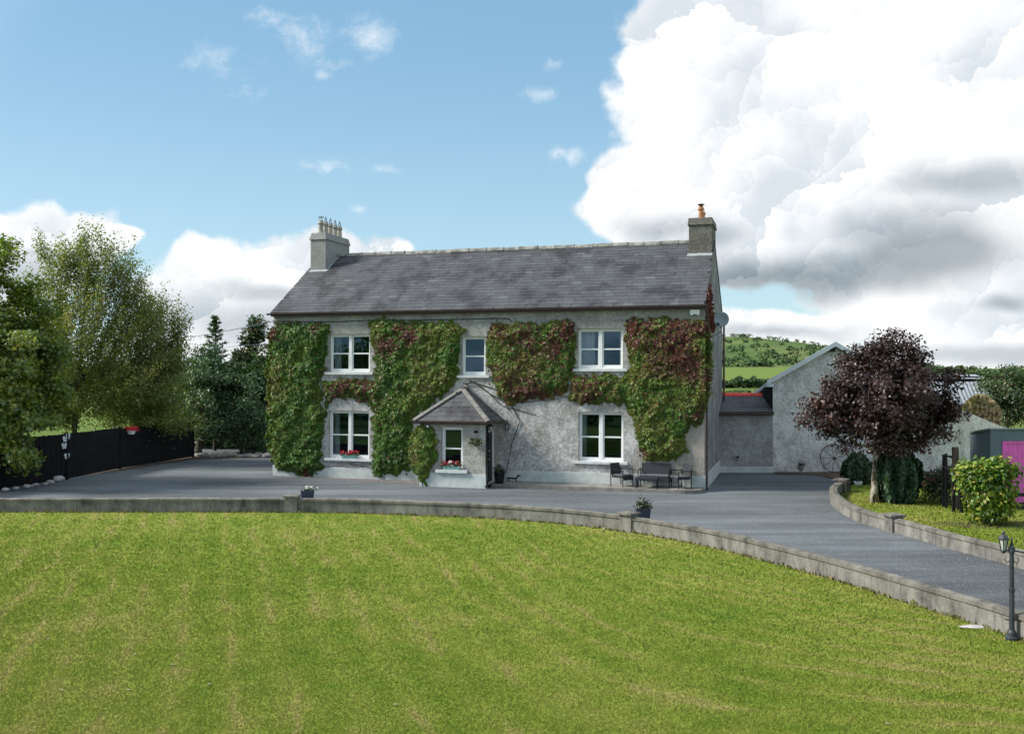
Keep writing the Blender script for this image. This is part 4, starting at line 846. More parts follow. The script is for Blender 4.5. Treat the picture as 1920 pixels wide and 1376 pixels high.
# broad maple hanging over the fence
Y = 37.5; lob = [LB(-20, 520, Y, 75, 60), LB(40, 570, Y, 65, 55), LB(-60, 620, Y, 110, 90), LB(60, 640, Y, 62, 60), LB(40, 720, Y, 75, 60), LB(70, 770, Y, 48, 50), LB(10, 800, Y, 75, 60, dY=-1), LB(35, 850, Y, 50, 36, dY=-1.5), LB(-80, 760, Y, 110, 100), LB(5, 480, Y, 32, 26), LB(-30, 690, Y, 90, 80, dY=-1.8), LB(95, 700, Y, 26, 34)]
tree('broad_maple', 'broad green maple with yellowing leaves hanging over the black fence', 'tree', GB(-55, Y + .5), AT(-30, 560, Y), .2, [(a, b_, c, d * 1.12, e * 1.12, f_ * 1.12) for a, b_, c, d, e, f_ in lob], 330, 56000, .165, .28, M['mapleleaf'], M['barkgrey'], tint=(.45, .2), shell=2.2)
# birches behind the fence
Y = 45.; lob = [LB(160, 470, Y, 45, 42), LB(130, 500, Y, 60, 50), LB(200, 520, Y, 60, 60), LB(110, 600, Y, 60, 70), LB(190, 610, Y, 90, 80), LB(260, 600, Y, 55, 50), LB(160, 700, Y, 90, 70), LB(240, 700, Y, 80, 60), LB(130, 760, Y, 50, 40), LB(225, 470, Y, 18, 20), LB(90, 470, Y, 22, 22), LB(170, 440, Y, 22, 18)]
tree('silver_birch', 'tall feathery birch rising above the fence between maple and hollies', 'tree', GB(135, Y), AT(165, 470, Y), .12, lob + [LB(80, 560, Y, 40, 50), LB(70, 680, Y, 50, 60), LB(250, 540, Y, 40, 40), LB(100, 740, Y, 60, 50)], 470, 66000, .115, .36, M['birchleaf'], M['barkgrey'], 'quad', tint=(.5, .2), shell=1.9, stretch=1.25, droop=.6, up=.2)
Y = 46.5; lob = [LB(290, 590, Y, 50, 40), LB(310, 650, Y, 48, 40), LB(270, 690, Y, 60, 46), LB(320, 700, Y, 30, 30), LB(285, 750, Y, 60, 34), LB(330, 600, Y, 22, 28), LB(230, 760, Y, 60, 36)]
tree('silver_birch', 'smaller drooping birch with thin crown beside the dark hollies', 'tree', GB(262, Y), AT(290, 600, Y), .09, lob + [LB(335, 660, Y, 26, 40), LB(300, 780, Y, 60, 20)], 260, 29000, .115, .36, M['birchleaf'], M['barkdark'], 'quad', tint=(.42, .2), shell=1.9, stretch=1.3, droop=.7, up=.2)
# hollies, spruce and sycamore at the back corner of the drive
Y = 51.; lob = [LB(380, 740, Y, 38, 60, dY=-1.5), LB(400, 790, Y, 36, 30, dY=-1.3), LB(375, 700, Y, 34, 40), LB(395, 745, Y, 44, 44), LB(370, 780, Y, 32, 34), LB(415, 780, Y, 30, 36), LB(385, 680, Y, 28, 30), LB(420, 720, Y, 30, 36)]
tree('holly_tree', 'dark glossy holly with bare grey trunk at the end of the black fence', 'tree', G(371, 853.5), AT(385, 760, G(371, 853.5).y), .17, [l for l in lob], 150, 17000, .15, .27, M['everleaf'], M['barkgrey'], 'oval', tint=(.45, .25), shell=2.6)
Y = 52.; lob = [LB(460, 750, Y, 36, 50, dY=-1.6), LB(475, 800, Y, 34, 34, dY=-1.4), LB(470, 760, Y, 36, 44), LB(455, 710, Y, 34, 36), LB(490, 700, Y, 26, 40), LB(490, 790, Y, 26, 40), LB(440, 800, Y, 26, 30), LB(475, 830, Y, 30, 22), LB(500, 740, Y, 24, 50)]
tree('holly_tree', 'dark leafy holly mass between the spruce and the creeper covered corner', 'tree', G(452, 852), AT(465, 770, G(452, 852).y), .08, lob, 150, 17000, .15, .27, M['everleaf'], M['barkgrey'], 'oval', tint=(.55, .25), shell=2.4)
lob = [LB(480, 606, 53, 14, 20), LB(480, 625, 53, 18, 20), LB(475, 640, 53, 24, 22), LB(478, 670, 53, 34, 26), LB(462, 690, 53, 28, 26), LB(497, 680, 53, 18, 26), LB(478, 715, 53, 34, 26)]
tree('young_sycamore', 'slim young sycamore rising above the hollies next to the house corner', 'tree', GB(474, 53), AT(479, 600, 53), .08, lob, 90, 7500, .18, .21, M['sycleaf'], M['barkgrey'], tint=(.5, .25), shell=1.8)
def spruce(label, base, top, r0, n, lm):
    r = thing('young_spruce', base, label, 'tree'); hgt = (top - base).length; mb = MB(); mb.tube([base, base + (top - base) * .5, top], [.10, .06, .01], 7); obj('trunk', mb, M['barkdark'], r)
    C = []; Nn = []; Yd = []; bb = MB()
    for i in range(n):
        t = (i + .5) / n; z = base.z + hgt * (.25 + .75 * t); a = i * 2.4; ln = r0 * (1 - t) ** .9 + .10; p0 = Vector((base.x, base.y, z)); d = Vector((math.cos(a), math.sin(a), .35)); tip = p0 + d * ln; bb.tube([p0, tip], [.015, .005], 4, caps=False)
        for k in range(60): s = random.random() ** .6; q = p0 + d * ln * s + Vector((random.gauss(0, .06), random.gauss(0, .06), random.gauss(0, .05))); C.append(q); Nn.append((random.gauss(0, .4), random.gauss(0, .4), 1)); Yd.append(d + Vector((random.gauss(0, .5), random.gauss(0, .5), .1)))
    for k in range(200): s = random.random(); C.append(top - Vector((random.gauss(0, .03), random.gauss(0, .03), s * .9))); Nn.append((random.gauss(0, 1), random.gauss(0, 1), .3)); Yd.append((random.gauss(0, .4), random.gauss(0, .4), 1))
    obj('branches', bb, M['barkdark'], r, recalc=False, kind='stuff'); leaf_mesh('crown', np.array(C), np.array(Nn, float), .15, rng.normal(.5, .2, len(C)), lm, r, 'quad', np.array(Yd, float)); return r
spruce('young spruce with pointed top showing above the hollies under the wires', GB(403, 53), AT(404, 594, 53), 1.5, 60, M['everleaf'])
Y = 55.; lob = [LB(x, 780 + 12 * math.sin(x), Y, 34, 40) for x in range(350, 520, 28)] + [LB(x, 822, Y, 30, 26) for x in range(360, 520, 28)]
tree('evergreen_hedge', 'dense dark evergreen hedge behind the hollies at the back of the drive', 'hedge', GB(430, Y), AT(430, 770, Y), .08, lob, 130, 17000, .18, .35, M['everleaf'], M['barkdark'], 'oval', tint=(.25, .2), shell=2.0)
# laurel, cypress, juniper, rose bush, far trees on the right
Y = G(1857, 985).y; lob = [LB(1835, 890, Y, 30, 24), LB(1870, 885, Y, 28, 24), LB(1840, 925, Y, 26, 30), LB(1868, 930, Y, 28, 30), LB(1850, 960, Y, 26, 20), LB(1890, 880, Y, 14, 14), LB(1815, 900, Y, 8, 20)]
tree('laurel_bush', 'bright lime green laurel bush with yellowed leaves beside the pink door', 'bush', G(1857, 985), AT(1857, 900, Y), .05, lob, 130, 7600, .135, .17, M['laurel'], M['barkpale'], 'oval', tint=(.5, .25), shell=2.6, parts=('foliage', 'stem'))
def cone_bush(name, label, base, r, h, n, lm, top=.75, lean=0., lump=.12, size=.13, prof=None):
    rt = thing(name, base, label, 'bush'); t = rng.random(n) ** .8; a = rng.uniform(0, 2 * math.pi, n)
    rp = np.interp(t, [p[0] for p in prof], [p[1] for p in prof]) * r; lum = 1 + lump * np.sin(a * 5 + t * 3) + lump * np.sin(a * 11 + 2)
    rr = rp * lum * (1.14 - .46 * rng.random(n) ** 1.5); C = np.stack([base[0] + rr * np.cos(a) + lean * t, base[1] + rr * np.sin(a), base[2] + .04 + t * h + rng.normal(0, .05, n)], 1)
    Nn = np.stack([np.cos(a), np.sin(a), np.full(n, .25)], 1) + rng.normal(0, .4, (n, 3)); Yd = np.tile([0, 0, 1.], (n, 1)) + rng.normal(0, .25, (n, 3)) + Nn * .2
    leaf_mesh('foliage', C, Nn, size * rng.uniform(.6, 1.3, n), rng.normal(.42, .2, n) + .15 * np.sin(a * 5 + t * 3), lm, rt, 'quad', Yd)
    mb = MB()
    for k in range(5): q = Vector((random.uniform(-.2, .2) * r, random.uniform(-.2, .2) * r, 0)); mb.tube([Vector(base) + q * .5, Vector(base) + q + Vector((0, 0, h * .7))], [.04, .02], 6)
    obj('stem', mb, M['barkdark'], rt)
    core = MB(); core.lathe([(max(.02, float(np.interp(q, [p[0] for p in prof], [p[1] for p in prof])) * r * .50), .06 + q * h * .88) for q in np.linspace(0, 1, 8)], base, 12); obj('inner_twigs', core, M['barkdark'], rt); return rt
cone_bush('upright_yew', 'dark upright fastigiate yew standing behind the pale blotched trunk', G(1682, 943), .57, 1.55, 11000, M['conif'], prof=[(0, .55), (.15, .85), (.6, 1), (.85, .92), (1, .55)], lump=.17, size=.17)
cone_bush('juniper_bush', 'low rounded green juniper at the barn wall by the iron wheel', G(1608, 907), .50, 1.05, 5000, M['conif'], prof=[(0, .75), (.3, 1), (.7, .9), (1, .35)], lump=.10, size=.14)
Y = G(1765, 946).y; lob = [LB(1760, 905, Y, 26, 24), LB(1775, 890, Y, 20, 20), LB(1750, 925, Y, 16, 16), LB(1780, 925, Y, 14, 18)]
tree('rose_bush', 'dull green rose bush before the weathered timber frame', 'bush', G(1765, 946), AT(1765, 900, Y), .03, lob, 60, 2600, .085, .16, M['shrub'], M['barkgrey'], 'oval', tint=(.5, .25), parts=('foliage', 'stem'))
Y = 48.; lob = [LB(1885, 700, Y, 16, 24), LB(1860, 720, Y, 20, 18), LB(1895, 735, Y, 34, 34), LB(1862, 755, Y, 24, 26), LB(1900, 775, Y, 40, 30), LB(1915, 715, Y, 16, 16), LB(1940, 750, Y, 40, 46)]
tree('ash_tree', 'light green ash tree standing behind the blue-grey shed', 'tree', GB(1890, Y), AT(1885, 690, Y), .08, lob, 90, 8000, .14, .24, M['sycleaf'], M['barkgrey'], 'oval', tint=(.6, .2), shell=2.2)

# ================================================================== OUTBUILDINGS
YA = G(1500, 885.5).y - .03; xa0, xa1 = GB(1351, YA).x, GB(1449, YA + .03).x - .004; ze = AT(1400, 773.5, YA).z; DA = 1.9; zr = AT(1400, 741, YA + DA).z
annex = thing('link_building', (xa0, YA, 0), 'low dark rendered link building with red ridge between house and barn', 'outbuilding')
mb = MB(); mb.box(I, xa0 - .2, xa1, YA, YA + 3.6, 0, ze); obj('wall', mb, M['annexwall'], annex)
mb = MB(); mb.box(I, xa0 - .1, xa1 - .002, YA - .03, YA - .001, 0, .26); obj('plinth', mb, M['plinth'], annex, bevel=.006)
mb = MB(); mb.prism([(xa0 - .25, YA - .15, ze + .02), (xa0 - .25, YA + DA, zr), (xa0 - .25, YA + 3.8, ze + .02), (xa0 - .25, YA + 3.8, ze - .05), (xa0 - .25, YA - .15, ze - .05)], (xa1 - xa0 + .255, 0, 0)); arf = obj('roof', mb, M['slatestuff'], annex)
ex = Vector((1, 0, 0)); ey = Vector((0, DA + .15, zr - ze - .02)); fr = plane_frame(Vector((xa0 - .25, YA - .15, ze + .025)), ex, ey); Ls = ey.length; lst = []; nr = 7
for r_ in range(nr):
    u = -.2 * (r_ % 2)
    while u < xa1 - xa0 + .25:
        a, b2 = max(u, 0), min(u + .32, xa1 - xa0 + .25)
        if b2 - a > .06: lst.append((fr, (a + b2) / 2, r_ * Ls / nr, b2 - a - .006, .3, .25 + random.random() * .35, 0))
        u += .32
rest = MB()
for (f_, u, s_, wd_, ln, rnd, rot) in lst:
    e1, e2, e3 = slate_mats(f_); mm = Matrix.Translation(f_(u, s_, 0)) @ Matrix((e1, e2, e3)).transposed().to_4x4(); rest.add([mm @ Vector(p) for p in slate_geo(wd_, min(ln * 1.4, Ls - s_), .010, .012)], SF, rnd)
obj('slates', rest, M['slatestuff'], arf, kind='stuff')
nrt = 6
for i in range(nrt):
    a = xa0 - .25 + (xa1 - xa0 + .25) * i / nrt; mb = MB(); mb.prism([(a + .004, YA + DA + p, zr + q) for p, q in ((-.17, -.06), (-.12, .05), (0, .11), (.12, .05), (.17, -.06))], ((xa1 - xa0 + .25) / nrt - .008, 0, 0)); obj('ridge_tile', mb, M['redridge'], arf)
mb = MB(); mb.box(I, xa0 - .2, xa1 - .003, YA - .16, YA - .002, ze - .10, ze - .052); mb.box(I, xa0 - .2, xa1 - .003, YA - .24, YA - .161, ze - .06, ze + .0); obj('gutter', mb, M['gutter'], annex)
vq_ = AT(1382, 856.5, YA - .04); mb = MB(); mb.tube([vq_ + Vector((0, .039, 0)), vq_ + Vector((0, -.10, 0))], .10, 14); vt = obj('vent', mb, M['steel'], annex); mb = MB(); mb.tube([vq_ + Vector((0, -.101, 0)), vq_ + Vector((0, -.13, 0))], .06, 12); obj('vent_cap', mb, M['black'], vt)

YB = G(1500, 885.5).y; bx0, bx1, bxa = GB(1449, YB).x, GB(1677, YB).x, GB(1563, YB).x; be = AT(1449, 713, YB).z; ba = AT(1563, 648, YB).z; BD = 16
barn = thing('barn', ((bx0 + bx1) / 2, YB, 0), 'white roughcast barn with gable end and pale barge boards', 'barn')
mb = MB(); mb.prism([(bx0, YB, 0), (bx1, YB, 0), (bx1, YB, be), (bxa, YB, ba), (bx0, YB, be)], VX * BD); obj('wall', mb, M['barnwall'], barn)
mb = MB()
sl_ = (ba - be) / (bxa - bx0); o_ = .28
for s_ in (-1, 1):
    xe = bxa + s_ * (bxa - bx0 + o_); zz = be - sl_ * o_
    mb.prism([(xe, YB - .22, zz + .02), (bxa, YB - .22, ba + .02), (bxa, YB - .22, ba + .14), (xe, YB - .22, zz + .14)], VX * (BD + .3))
brf = obj('roof', mb, M['corr'], barn)
mb = MB()
for s_ in (-1, 1):
    xe = bxa + s_ * (bxa - bx0 + o_ + .03); zz = be - sl_ * (o_ + .03)
    mb.prism([(xe, YB - .27, zz - .04), (bxa, YB - .27, ba - .04), (bxa, YB - .27, ba + .17), (xe, YB - .27, zz + .17)], (0, .045, 0))
obj('barge_board', mb, M['barge'], barn)
mb = MB(); mb.box(I, bx0 - o_ - .05, bx0 - .003, YB - .22, YB - .02, be - .28, be - .13); mb.tube([(bx0 - o_ - .02, YB - .26, be - .13), Vector((bx0 - o_ - .02, YB - .2, be - .13)) + VX * BD], .06, 8); obj('gutter', mb, M['barge'], barn)
fq = AT(1561, 655.5, YB - .1); mb = MB(); mb.box(lambda a, b_, c: fq + Vector((a, b_, c)), -.11, .11, -.05, .03, -.08, .08); mb.bar(fq + Vector((0, .03, 0)), fq + Vector((0, .099, .05)), .04); obj('floodlight', mb, M['black'], barn)
YL = YB + 2.0; xl0, xr = GB(1406, YL).x, GB(1451, YL).x; zl0, zrr = AT(0, 748, YL).z, AT(0, 711, YL).z
lt = thing('lean_to', (xl0, YL, 0), 'slate lean-to with pale verge peeping over the red ridge', 'outbuilding')
mb = MB(); mb.prism([(xl0 + .1, YL, 0), (xr, YL, 0), (xr, YL, zrr), (xl0 + .1, YL, zl0)], VX * 5); obj('wall', mb, M['slatestuff'], lt)
mb = MB(); mb.prism([(xl0 - .1, YL - .1, zl0 - .02), (xr, YL - .1, zrr + .02), (xr, YL - .1, zrr + .09), (xl0 - .1, YL - .1, zl0 + .06)], VX * 5.2); obj('roof', mb, M['slatestuff'], lt)
mb = MB(); mb.prism([(xl0 - .12, YL - .15, zl0 - .05), (xr, YL - .15, zrr - .01), (xr, YL - .15, zrr + .12), (xl0 - .12, YL - .15, zl0 + .10)], (0, .045, 0)); obj('verge', mb, M['barge'], lt)

# white sloping wall right of the barn, corrugated shed behind, blue-grey shed with pink door
YW = YB + .05; xs = [GB(x, YW).x for x in (1679, 1745, 1798, 1872, 1925)]; zs = [AT(0, y, YW).z for y in (742, 748, 766, 797, 812)]
mb = MB(); mb.prism([(xs[0], YW, 0)] + [(xs[4], YW, 0)] + [(x, YW, z) for x, z in reversed(list(zip(xs, zs)))], (0, .5, 0)); tag(obj('yard_wall', mb, M['barnwall'], base=(xs[0], YW, 0)), 'white roughcast yard wall with sloping broken top behind the copper maple', 'wall')
YC = 58.; cx0, cx1 = GB(1700, YC).x, GB(1870, YC).x; shed = thing('corrugated_shed', (cx0, YC, 0), 'grey corrugated iron shed rising behind the white yard wall', 'shed')
def corr(name, z0, z1, y0, y1, par, x0, x1, mt, pitch=.20, amp=.035):
    mb = MB(); n = int((x1 - x0) / pitch * 6); vs = []
    for i in range(n + 1):
        x = x0 + (x1 - x0) * i / n; o2 = amp * math.sin(2 * math.pi * (x - x0) / pitch); vs += [(x, y0 - o2, z0), (x, y1 - o2, z1)]
    mb.add(vs, [(2 * i, 2 * i + 2, 2 * i + 3, 2 * i + 1) for i in range(n)]); return obj(name, mb, mt, par, smooth=True)
za, zb_, zc_ = AT(0, 775, YC).z, AT(0, 715.5, YC + 1.5).z, AT(0, 702, YC + 2.2).z
mb = MB(); mb.box(I, cx0, cx1, YC + .05, YC + 6, 0, za); mb.box(I, cx0, cx1, YC + 2.0, YC + 6, za, zc_ - .12); obj('wall', mb, M['black'], shed)
corr('roof_sheet', za, zb_, YC - .2, YC + 1.5, shed, cx0 - .2, cx1 + .2, M['corr'], .24, .045); corr('roof_sheet', AT(0, 710, YC + 1.6).z, zc_, YC + 1.6, YC + 3.2, shed, cx0 - .2, cx1 + .2, M['corr'], .24, .045)
YS = G(1890, 945).y; sx0 = GB(1857, YS).x; st = AT(0, 805, YS).z; gs = thing('painted_shed', (sx0, YS, 0), 'blue-grey painted shed with a bright pink boarded door', 'shed')
dx0 = GB(1880, YS).x; dzt = AT(0, 828, YS).z; SDp = 1.3
mb = MB(); wall_open(mb, I, sx0, sx0 + 5, 0, st, .12, [(dx0 - .02, dx0 + 2.3, .02, dzt + .02)], v0=YS); obj('wall', mb, M['bluegrey'], gs)
mb = MB(); mb.prism([(sx0, YS + .121, 0), (sx0, YS + SDp, 0), (sx0, YS + SDp, st - .22), (sx0, YS + .121, st)], (.12, 0, 0)); mb.box(I, sx0, sx0 + 5, YS + SDp, YS + SDp + .1, 0, st - .22); obj('side_wall', mb, M['bluegrey'], gs)
mb = MB(); mb.prism([(sx0 - .06, YS - .06, st + .003), (sx0 - .06, YS + SDp + .1, st - .22 + .003), (sx0 - .06, YS + SDp + .1, st - .17), (sx0 - .06, YS - .06, st + .05)], (5.1, 0, 0)); obj('roof', mb, M['corr'], gs)
mb = MB(); mb.box(I, dx0 - .015, dx0 + .05, YS - .03, YS + .08, .03, dzt + .015); mb.box(I, dx0 + .05, dx0 + 2.25, YS - .03, YS + .08, dzt - .05, dzt + .015); dfr = obj('door_frame', mb, M['pink'], gs)
pd = MB(); zmid = AT(0, 868, YS).z; pd.box(I, dx0 + .052, dx0 + 2.24, YS + .02, YS + .06, .05, dzt - .052); pdo = obj('door', pd, M['pink'], gs); nb = 15
for i in range(nb):
    a = dx0 + .056 + i * .145
    for z0, z1 in ((.06, zmid - .015), (zmid + .015, dzt - .06)): mb = MB(); mb.box(I, a, a + .139, YS + .0, YS + .0195, z0, z1); obj('board', mb, M['pink'], pdo)
mb = MB(); zh = AT(0, 848, YS).z; mb.box(I, dx0 - .03, dx0 + .26, YS - .036, YS - .031, zh - .02, zh + .02); obj('hinge', mb, M['pink'], pdo)
r = thing('dry_weeds', GB(1838, YW + 1.2), 'tall dry straw-coloured weeds growing behind the yard wall', 'weeds'); n = 2600; pxs = rng.uniform(1800, 1875, n); pys = rng.uniform(735, 800, n) ; k = (pys > 742 + (pxs - 1838) ** 2 * .02) & (pys < 775 + (pxs - 1800) * .42)
C = np.array([AT(a, b2, YW + 1.0 + rng.uniform(-.4, .4)) for a, b2 in zip(pxs[k], pys[k])]); leaf_mesh('stalks', C, rng.normal(0, 1, C.shape) * np.array([1, 1, .2]), .28, np.clip(.3 + (pxs[k] - 1800) / 110 + rng.normal(0, .25, k.sum()), 0, 1), M['drygrass'], r, 'quad', np.tile([0, 0, 1.], (len(C), 1)) + rng.normal(0, .25, C.shape))
mb = MB(); 
for i in range(26): a = AT(rng.uniform(1802, 1872), 780, YW + 1.0 + rng.uniform(-.4, .4)); mb.tube([(a.x, a.y, 0), (a.x + .03, a.y, a.z), (a.x + rng.uniform(-.1, .1), a.y, a.z + .5)], [.012, .010, .004], 4)
obj('stem', mb, M['timber'], r)
# iron wheel, urn
wc = AT(1564.5, 859, YB - .22); wr = .60; wh = thing('iron_wheel', (wc.x, YB - .25, 0), 'rusty spoked iron cart wheel leaning against the white barn wall', 'wheel')
mb = MB(); tl = Vector((0, .22, 1)).normalized(); wcc = Vector((wc.x, YB - .20, .04 + wr * tl.z)); mb.tube([wcc + Vector((1, 0, 0)) * wr * math.cos(a) + tl * wr * math.sin(a) for a in np.linspace(0, 2 * math.pi, 37)], .02, 6, caps=False); obj('rim', mb, M['rust'], wh)
mb = MB(); mb.tube([wcc + Vector((0, -.07, 0)), wcc + Vector((0, .06, 0))], .055, 10); obj('hub', mb, M['rust'], wh)
for i in range(9): a = i * 2 * math.pi / 9 + .3; mb = MB(); d_ = Vector((1, 0, 0)) * math.cos(a) + tl * math.sin(a); mb.tube([wcc + d_ * .05, wcc + d_ * (wr - .01)], .012, 5); obj('spoke', mb, M['rust'], wh)

def potted(name, base, pot_fn, label, cat, n, size, lm, spread, hgt, tint=(.5, .25), kind='oval', pot_mat='planter', pot_name='pot', zt=.3, bloom=None, group=None):
    r = thing(name, base, label, cat, group); mb = MB(); pot_fn(mb); obj(pot_name, mb, M[pot_mat], r, bevel=.004)
    C = np.array(base) + np.array([0, 0, zt]) + np.stack([rng.normal(0, spread[0], n), rng.normal(0, spread[1], n), np.abs(rng.normal(0, hgt, n))], 1)
    leaf_mesh('plant', C, rng.normal(0, .6, C.shape) + np.array([0, -.2, .5]), size * rng.uniform(.6, 1.2, n), rng.normal(tint[0], tint[1], n), lm, r, kind)['kind'] = 'stuff'
    return r
bq = Vector((GB(1501, YB - .35).x, YB - .4, .024)); potted('stone_urn', bq, lambda m_: m_.lathe([(.10, 0), (.11, .03), (.06, .06), (.06, .10), (.13, .17), (.15, .27), (.17, .29), (.15, .30)], bq, 12), 'small stone urn with a withered plant at the foot of the barn', 'urn', 90, .08, M['shrub'], (.08, .08), .10, pot_mat='stone', pot_name='bowl', zt=.30)
bq = G(1609, 910, .03); bq.z = .026; potted('white_bowl', bq, lambda m_: m_.lathe([(.09, 0), (.13, .05), (.16, .14), (.17, .15), (.14, .15)], bq, 14), 'white bowl planter on the grass in front of the juniper', 'planter', 40, .05, M['shrub'], (.05, .05), .03, pot_mat='white', pot_name='bowl', zt=.15)

# ================================================================== GARDEN WALLS
def garden_wall(name, path, label, h, pil, side, panel=2.3, th=.2):
    """panels between joints, a coping stone on each, square pillars with caps"""
    r = thing(name, path[0], label, 'garden wall'); P2 = [Vector((p.x, p.y, 0)) for p in path]; L_ = [0]
    for a, b2 in zip(P2, P2[1:]): L_.append(L_[-1] + (b2 - a).length)
    def at(s):
        s = min(max(s, 0), L_[-1] - 1e-4); i = max(j for j in range(len(L_) - 1) if L_[j] <= s); t = (s - L_[i]) / (L_[i + 1] - L_[i]); d = (P2[i + 1] - P2[i]).normalized(); return P2[i] + (P2[i + 1] - P2[i]) * t, Vector((-d.y, d.x, 0)) * side
    def nearest(p): return min(np.linspace(0, L_[-1], 800), key=lambda s: (at(s)[0] - p).length)
    ps_ = sorted(nearest(Vector((q.x, q.y, 0))) for q in pil); cuts = [0] + ps_ + [L_[-1]]
    for a, b2 in zip(cuts, cuts[1:]):
        n = max(1, round((b2 - a) / panel))
        for i in range(n):
            s0, s1 = a + (b2 - a) * i / n + .004, a + (b2 - a) * (i + 1) / n - .004; k = 5; v1 = []; v2 = []; dzj = random.uniform(-.006, .006)
            for j in range(k + 1):
                s = s0 + (s1 - s0) * j / k; p, nn = at(s); v1 += [p - Vector((0, 0, .05)), p + Vector((0, 0, h - .085)), p + nn * th + Vector((0, 0, h - .085)), p + nn * th - Vector((0, 0, .05))]
                e = .03; v2 += [p - nn * e + Vector((0, 0, h - .083)), p - nn * e + Vector((0, 0, h - .015 + dzj)), p + nn * th / 2 + Vector((0, 0, h + .01 + dzj)), p + nn * (th + e) + Vector((0, 0, h - .015 + dzj)), p + nn * (th + e) + Vector((0, 0, h - .083))]
            mb = MB(); mb.add(v1, [(4 * j + q, 4 * j + (q + 1) % 4, 4 * j + 4 + (q + 1) % 4, 4 * j + 4 + q) for j in range(k) for q in range(4)] + [(0, 1, 2, 3), tuple(4 * k + q for q in (3, 2, 1, 0))]); obj('wall_panel', mb, M['conc'], r)
            mb = MB(); mb.add(v2, [(5 * j + q, 5 * j + (q + 1) % 5, 5 * j + 5 + (q + 1) % 5, 5 * j + 5 + q) for j in range(k) for q in range(5)] + [(0, 1, 2, 3, 4), tuple(5 * k + q for q in (4, 3, 2, 1, 0))]); obj('coping_stone', mb, M['coping'], r)
    for s in ps_:
        p, nn = at(s); d = Vector((nn.y, -nn.x, 0)); c = p + nn * th / 2; hw = .19; fr = lambda a, b2, z: c + d * a + nn * b2 + Vector((0, 0, z)); mb = MB(); mb.box(fr, -hw, hw, -hw + .02, hw - .02, -.05, h + .045); pl_ = obj('pillar', mb, M['conc'], r, bevel=.01)
        mb = MB(); e = hw + .045; mb.box(fr, -e, e, -e, e, h + .046, h + .10); mb.add([fr(-e, -e, h + .10), fr(e, -e, h + .10), fr(e, e, h + .10), fr(-e, e, h + .10), fr(0, 0, h + .14)], [(0, 1, 4), (1, 2, 4), (2, 3, 4), (3, 0, 4)]); obj('pillar_cap', mb, M['coping'], pl_)
    return r
garden_wall('garden_wall', wall_path, 'long low concrete block wall curving round the striped front lawn', .44, [G(545, 961.5), G(1176, 998)], 1)
garden_wall('garden_wall', side_path, 'short low curved concrete wall edging the side lawn under the copper maple', .38, [G(1572, 922), G(1670, 996.5)], 1)

# ================================================================== PATIO, FURNITURE, PORCH THINGS
ppts = []; uL = pu1 + .055; fv = -1.15
for u in np.linspace(uL, W - .75, 12): ppts.append((u, fv))
for a in np.linspace(-90, 0, 8): ppts.append((W - .75 + .75 * math.cos(R(a)), fv + .75 + .75 * math.sin(R(a))))
ppts += [(W, -.036), (uL, -.036)]
pvs = [H(u, v, 0) for u, v in ppts]; mb = MB(); mb.prism([p + Vector((0, 0, -.03)) for p in pvs], (0, 0, .16)); patio = tag(obj('patio', mb, M['kerb'], base=H(W - 4, -.5, 0)), kind='structure')
PZ = .138
u = uL + .25
while u < W - .75:
    b2 = min(u + .6, W - .6)
    for (v0_, v1_) in ((fv + .16, fv + .62), (fv + .63, -.05)): mb = MB(); mb.box(H, u + .005, b2 - .005, v0_ + .004, v1_ - .004, .1305, PZ); obj('paving_slab', mb, M['patio'], patio)
    u += .6
def chair(loc, rz, label, wd=.60, name='rattan_armchair', cat='armchair'):
    r = thing(name, loc, label, cat); r['_'] = 0; del r['_']; rot = Matrix.Rotation(rz, 3, 'Z'); L0 = Vector(loc); fr = lambda a, b2, c: L0 + rot @ Vector((a, b2, c))   # front is -y
    mb = MB(); mb.box(fr, -wd / 2 + .03, wd / 2 - .03, -.30, .26, .32, .40); mb.box(fr, -wd / 2 + .03, wd / 2 - .03, -.30, -.28, .24, .32); obj('seat', mb, M['rattan'], r, bevel=.015)
    mb = MB(); lean = lambda a, b2, c: fr(a, b2 + (c - .4) * .22, c); mb.box(lean, -wd / 2 + .03, wd / 2 - .03, .235, .275, .405, .84); obj('backrest', mb, M['rattan'], r, bevel=.015)
    mb = MB(); mb.box(fr, -wd / 2 + .05, wd / 2 - .05, -.28, .21, .402, .45); obj('cushion', mb, M['cushion'], r, bevel=.02)
    for s in (-1, 1):
        mb = MB(); mb.tube([fr(s * wd / 2, -.30, .60), fr(s * wd / 2, -.15, .625), fr(s * wd / 2, .12, .62), fr(s * wd / 2, .30, .60)], .018, 6); obj('armrest', mb, M['black'], r)
        for y_, zt_ in ((-.28, .61), (.28, .66)): mb = MB(); mb.tube([fr(s * wd / 2, y_, 0), fr(s * wd / 2, y_, zt_)], .018, 6); obj('leg', mb, M['black'], r)
    return r
def on_patio(px, py): q = G(px, py, PZ); return q
cu = lambda px: HL(G(px, 912))[0]
chair(H(cu(1175), -.52, PZ), -YAW + R(62), 'dark rattan garden armchair under the lower window, facing the sofa')
chair(H(cu(1285), -.50, PZ), -YAW - R(48), 'dark rattan garden armchair at the rounded end of the patio')
sofa = chair(H(cu(1237), -.40, PZ), -YAW, 'two-seat dark rattan garden sofa beneath the creeper', 1.14, 'rattan_sofa', 'sofa')
tp = H(cu(1226), -.92, PZ); ct = thing('coffee_table', tp, 'low dark rattan coffee table in front of the garden sofa', 'table'); rot = Matrix.Rotation(-YAW, 3, 'Z'); fr = lambda a, b2, c: tp + rot @ Vector((a, b2, c))
mb = MB(); mb.box(fr, -.40, .40, -.17, .17, .30, .40); obj('table_top', mb, M['rattan'], ct, bevel=.01)
